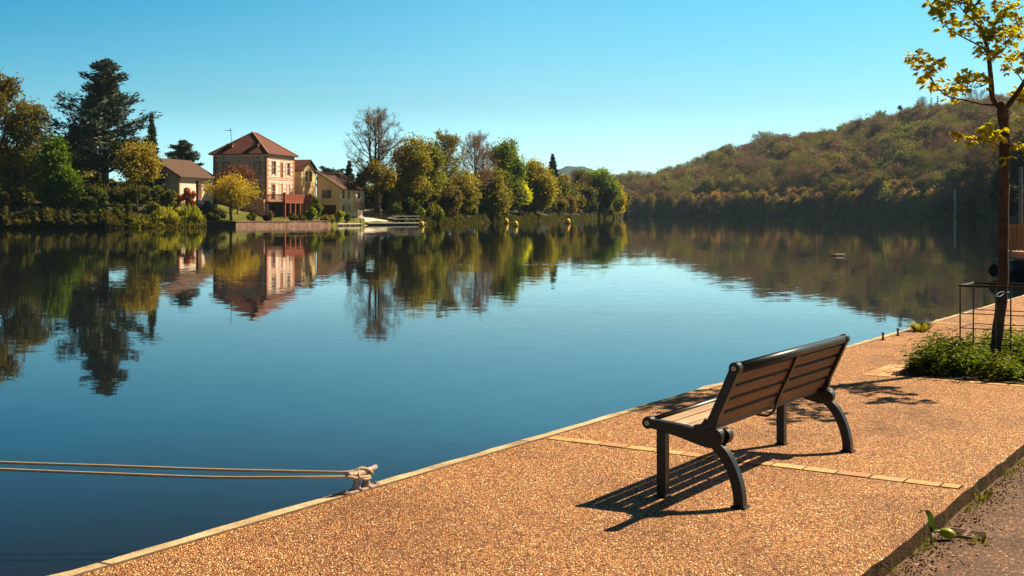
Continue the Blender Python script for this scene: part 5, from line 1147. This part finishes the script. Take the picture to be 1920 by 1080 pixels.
# plants round the foot of the tree
def bed_plants():
    r4 = np.random.default_rng(8); V = []; F = []
    def leaf(c, d, L_, w):
        s = d.cross(Vector((0, 0, 1))); s = s.normalized() if s.length > .05 else Vector((1, 0, 0)); o = len(V); dr = Vector((0, 0, -.35 * L_))
        m = c + d * L_ * .5 + Vector((0, 0, .05 * L_)); V.extend([c, m + s * w, c + d * L_ + dr, m - s * w]); F.extend([(o, o + 1, o + 2), (o, o + 2, o + 3)])
    for i in range(1500):
        s = r4.uniform(BED[0] + .10, BED[1] + .2); n = r4.uniform(BED[2] + .12, BED[3] + .45)
        if s < BED[0] + .25 and r4.random() < .3: continue
        H = r4.uniform(.16, .40) * (1.25 if r4.random() < .1 else 1) * (.75 + .3 * math.sin(s * 3 + n * 4)); lean = Vector((r4.normal() * .22, r4.normal() * .22, 1)).normalized(); b = Vector(Q(s, n, .0)); tip = b + lean * H
        o = len(V); sd_ = Vector((.002, 0, 0)); V.extend([b - sd_, b + sd_, tip + sd_ * .5, tip - sd_ * .5]); F.extend([(o, o + 1, o + 2), (o, o + 2, o + 3)])
        k = int(r4.integers(9, 16)); big = r4.uniform(.7, 1.35)
        for j in range(k):
            t_ = (j + r4.uniform(0, 1)) / k; a = j * 2.4 + r4.uniform(-.4, .4); d = Vector((math.cos(a), math.sin(a), r4.uniform(-.1, .75))).normalized()
            leaf(b.lerp(tip, .15 + .85 * t_), d, (.085 - .035 * t_) * big, (.016 - .005 * t_) * big)
    return np.array([tuple(v) for v in V]), np.array(F)
V, F = bed_plants(); o = link('ground_cover', mesh_np('ground_cover', V, F), M['near_leaf']); o.color = (.11, .15, .012, 1); tag(o, 'leafy green weeds filling the bed round the young tree', 'ground cover', kind='stuff')
def tuft(name, label, cat, loc, n, h, col, w=.007, spread=.05, group=None, mat='near_leaf', flowers=0):
    r5 = np.random.default_rng(int(abs(loc[0] * 977 + loc[1] * 131)) % 9999); V = []; F = []
    for i in range(n):
        a = r5.uniform(0, 6.28); b = Vector((math.cos(a), math.sin(a), 0)) * spread * r5.uniform(0, 1); d = Vector((math.cos(a) * r5.uniform(.1, .9), math.sin(a) * r5.uniform(.1, .9), 1)).normalized(); L_ = h * r5.uniform(.5, 1.15); s = Vector((-math.sin(a), math.cos(a), 0)) * w * r5.uniform(.6, 1.3)
        m = b + d * L_ * .6; tp_ = b + d * L_ + Vector((math.cos(a), math.sin(a), -.4)) * L_ * .3; o = len(V); V += [b - s * .6, b + s * .6, m + s, m - s, tp_]; F += [(o, o + 1, o + 2), (o, o + 2, o + 3), (o + 3, o + 2, o + 4)]
    o = link(name, mesh_np(name, np.array([tuple(v) for v in V]), np.array(F)), M[mat]); o.location = loc; o.color = (*col, 1); return tag(o, label, cat, group)
tuft('weed', 'yellow green weed clump growing on the quay edge before the tree guard', 'weed', Q(17.6, -4.62), 90, .17, (.30, .26, .02), .016, .12)
tuft('weed', 'small weed at the kerb foot beyond the drain', 'weed', Q(7.9, -1.70, ROADZ), 26, .07, (.20, .19, .03), .006, .05)
tuft('weed', 'tiny weed at the right side of the drain grate', 'weed', Q(6.86, -1.47, ROADZ), 30, .045, (.22, .20, .03), .006, .06)

# plant growing from the kerb: broad leaves and a fat yellow green bud lying on the road
pl = thing('kerb_plant', 'broad leaved plant with pale stem and fat green bud sprouting at the kerb foot', 'plant', (2.345, 6.60, ROADZ), 0); pl.scale = (.82, .82, .82)
M['stem_pale'] = mottled('stem_pale', (.55, .55, .38), (.7, .7, .52), 30, .6, 0); M['bud'] = mottled('bud', (.20, .26, .012), (.38, .38, .02), 25, .45, 0)
G().tube([(-.055, -.03, -.01), (-.055, -.03, .03), (-.055, -.025, .06)], [.011, .013, .009], 8).build('stem', M['stem_pale'], pl, smooth=True)
def blade(pts, ws, name):
    g = G(); V = []; 
    for i, ((x, y, z), w) in enumerate(zip(pts, ws)): V += [(x - w, y, z + w * .5), (x, y, z), (x + w, y, z + w * .5)]
    g.add(V, [(i * 3 + k, i * 3 + k + 1, i * 3 + k + 4, i * 3 + k + 3) for i in range(len(pts) - 1) for k in range(2)]); o = g.build(name, M['near_leaf'], pl, smooth=True); o.color = (.07, .13, .015, 1)
blade(smooth([(-.055, -.03, .05), (-.058, -.02, .12), (-.065, -.01, .17), (-.095, .0, .192), (-.13, .0, .175)], 4), [.008 + .012 * math.sin(min(1, i / 16) * math.pi) for i in range(17)], 'leaf')
blade(smooth([(-.05, -.03, .05), (-.045, -.01, .11), (-.052, .01, .15)], 4), [.010, .014, .016, .015, .013, .011, .008, .004, .002], 'leaf')
G().tube(smooth([(-.05, -.02, .045), (-.02, -.01, .06), (.02, 0, .055)], 4), .008, 6).build('stem', M['bud'], pl, smooth=True)
G().tube([(.0, 0, .05), (.02, 0, .052), (.05, .0, .045), (.085, .0, .035), (.105, 0, .034), (.115, 0, .034)], [.008, .022, .034, .032, .020, .006], 12).build('bud', M['bud'], pl, smooth=True)
blade(smooth([(.11, .0, .03), (.16, -.01, .022), (.22, -.02, .012), (.27, -.03, .006)], 4), [.012] * 12 + [.002], 'leaf')
blade(smooth([(-.055, -.04, .02), (-.08, -.06, .015), (-.11, -.07, .006)], 4), [.010] * 8 + [.002], 'leaf')

# drain grate in the road
gr = thing('drain_grate', 'rusty cast iron drain grate in the road beside the kerb', 'drain', Q(6.99, -1.585, ROADZ), -TH)
M['rust'] = mottled('rust', (.12, .06, .045), (.24, .13, .10), 18, .8, .002, 80)
g = G(); w, h = .118, .09
for a in ((-w, w, -h, -h + .022), (-w, w, h - .022, h), (-w, -w + .022, -h + .022, h - .022), (w - .022, w, -h + .022, h - .022), (-.011, .011, -h + .022, h - .022)): g.box(*a, -.03, .010)
g.build('frame', M['rust'], gr, bevel=.003)
g = G()
for i in range(4): y = -h + .038 + i * .0345; g.box(-w + .0225, -.0115, y - .0055, y + .0055, -.03, .007); g.box(.0115, w - .0225, y - .0055, y + .0055, -.03, .007)
g.build('bars', M['rust'], gr, bevel=.002)
g = G(); g.box(-w + .005, w - .005, -h + .005, h - .005, .0012, .003); g.build('pit_shade', mottled('pit_shade', (.004, .003, .003), (.008, .006, .005), 5, 1, 0, spec=0), gr)  # black plate paints in the shade of the pit under the bars

# litter of grit, moss and grass blades in the gutter
r6 = np.random.default_rng(21); g = G()
for i in range(2600):
    s = r6.uniform(3.0, 11); n = KERB + .02 + abs(r6.normal()) * .10; r = r6.uniform(.002, .008) * (1.5 if r6.random() < .05 else 1); p = Q(s, n, ROADZ + r * .4); a = r6.uniform(0, 3.1)
    V = [(p[0] + r * x * math.cos(a) - r * y * math.sin(a), p[1] + r * x * math.sin(a) + r * y * math.cos(a), p[2] + r * z * .7) for x, y, z in ((1, 0, 0), (0, .8, 0), (-.9, .1, 0), (0, -.9, 0), (.1, 0, 1), (0, 0, -1))]
    g.add(V, [(0, 1, 4), (1, 2, 4), (2, 3, 4), (3, 0, 4), (1, 0, 5), (2, 1, 5), (3, 2, 5), (0, 3, 5)])
tag(g.build('grit', M['kerb']), 'loose grit lying in the gutter along the kerb', 'grit', kind='stuff')
V = []; F = []
for i in range(2600):
    s = r6.uniform(3.0, 14); 
    if math.sin(s * 5.1) + math.sin(s * 11.7) + r6.normal() * .5 < .25: continue
    b = Vector(Q(s, KERB + .012 + abs(r6.normal()) * .035, ROADZ)); d = Vector((r6.normal() * .4, r6.normal() * .4, 1)).normalized(); L_ = r6.uniform(.015, .05); sd_ = Vector((r6.normal(), r6.normal(), 0)).normalized() * .0025; o = len(V)
    V += [b - sd_, b + sd_, b + d * L_]; F.append((o, o + 1, o + 2))
o = link('grass', mesh_np('grass', np.array([tuple(v) for v in V]), np.array(F)), M['near_leaf']); o.color = (.16, .16, .03, 1); tag(o, 'short grass and moss tufts along the foot of the kerb', 'grass', kind='stuff')

# ------------------------------------------------------------------ moored boat at the right edge, pole, floating stick
M['hull'] = mottled('hull', (.006, .008, .014), (.012, .016, .026), 1, .35, 0, spec=.5); M['tyre'] = mottled('tyre', (.008, .008, .01), (.015, .015, .017), 8, .7, .004)
M['boat_wood'] = mk_wood('boat_wood', (.30, .085, .015), (.48, .15, .03), (.58, .20, .05)); M['deck_beige'] = mottled('deck_beige', (.24, .17, .11), (.32, .23, .16), 3, .7, 0)
bt = thing('moored_boat', 'dark hulled boat with brown slatted rail moored at the quay by the right edge', 'boat', (X(1864, 36.5), 36.5, -.55), R(-22))
def hullring(z, k): return [(x, y, z) for x, y in ((0 + k, .2), (.5 + k * .5, -.9 + k), (3, -1.3 + k), (12, -1.3 + k), (12, 2.4), (3, 2.4), (.6, 1.7))]
g = G(); A = hullring(-.4, .5); B = hullring(.55, .05); Cc = hullring(.88, 0); n = 7; g.add(A + B + Cc, [(i, (i + 1) % n, n + (i + 1) % n, n + i) for i in range(n)] + [(n + i, n + (i + 1) % n, 2 * n + (i + 1) % n, 2 * n + i) for i in range(n)] + [tuple(range(2 * n, 3 * n))]); g.build('hull', M['hull'], bt, bevel=.05)
g = G(); g.prism([(x + .25, y * .92 + .04) for x, y, z in Cc], (0, 0, .883), (1, 0, 0), (0, 1, 0), (0, 0, .22)); g.build('deck', M['deck_beige'], bt, bevel=.02)
g = G(); x = .42
while x < 11.6: g.box(x, x + .085, -1.14, -1.11, 1.14, 1.84); x += .105
y = -1.0
while y < 2.0: g.box(.36, .39, y, y + .085, 1.14, 1.84); y += .105
g.box(.33, 11.7, -1.17, -1.08, 1.842, 1.90); g.box(.33, .42, -1.075, 2.1, 1.842, 1.90); g.box(.42, 11.7, -1.105, -1.08, 1.2, 1.26)
for x in (.42, 2.4, 4.4, 6.4): g.box(x, x + .08, -1.105, -1.02, 1.105, 1.84)
g.build('railing', M['boat_wood'], bt)
# round fender on the bow
g = G(); g.lathe([(.03, -.19), (.10, -.16), (.155, -.08), (.17, 0), (.155, .08), (.10, .16), (.03, .19), (.02, .24)], (.00, -.02, .50), 18); tag(g.build('fender', M['tyre'], smooth=True), 'round black fender hanging on the bow of the moored boat', 'fender').matrix_world = bt.matrix_basis
g = G(); g.lathe([(.07, 0), (.06, 2.6), (.05, 2.65)], (X(1914, 38.2), 38.2, .52), 10); g.lathe([(.10, 0), (.10, .03), (.07, .04)], (X(1914, 38.2), 38.2, .515), 10)
tag(g.build('pole', M['grey_metal'], smooth=False), 'slim grey metal pole standing on the deck of the moored boat', 'pole')
D = 56.0; t = thing('floating_stick', 'short red and white stick floating alone on the river', 'float', (X(1549, D), D, WATER + .03))
M['red_paint'] = mottled('red_paint', (.5, .10, .05), (.6, .16, .08), 10, .6, 0)
G().tube([(.25, .03, .01), (.45, .05, .02)], [.035, .045], 8).build('tip', M['red_paint'], t); G().tube([(.452, .05, .02), (.92, .1, .03)], [.045, .035], 8).build('shaft', M['frame_white'], t)

# ------------------------------------------------------------------ thin haze over the valley
g = G(); g.box(-1600, 1600, -40, 4600, WATER - 3, 175)
hz, nt, bs, out = nodes('haze'); nt.nodes.remove(bs)
pvn = n_(nt, 'VolumePrincipled'); pvn.inputs['Color'].default_value = (.45, .70, 1.0, 1); pvn.inputs['Density'].default_value = .00008; pvn.inputs['Anisotropy'].default_value = 0
nt.links.new(pvn.outputs[0], out.inputs['Volume'])
tag(g.build('haze', hz), 'thin blue haze hanging over the far river valley', 'haze', kind='stuff')
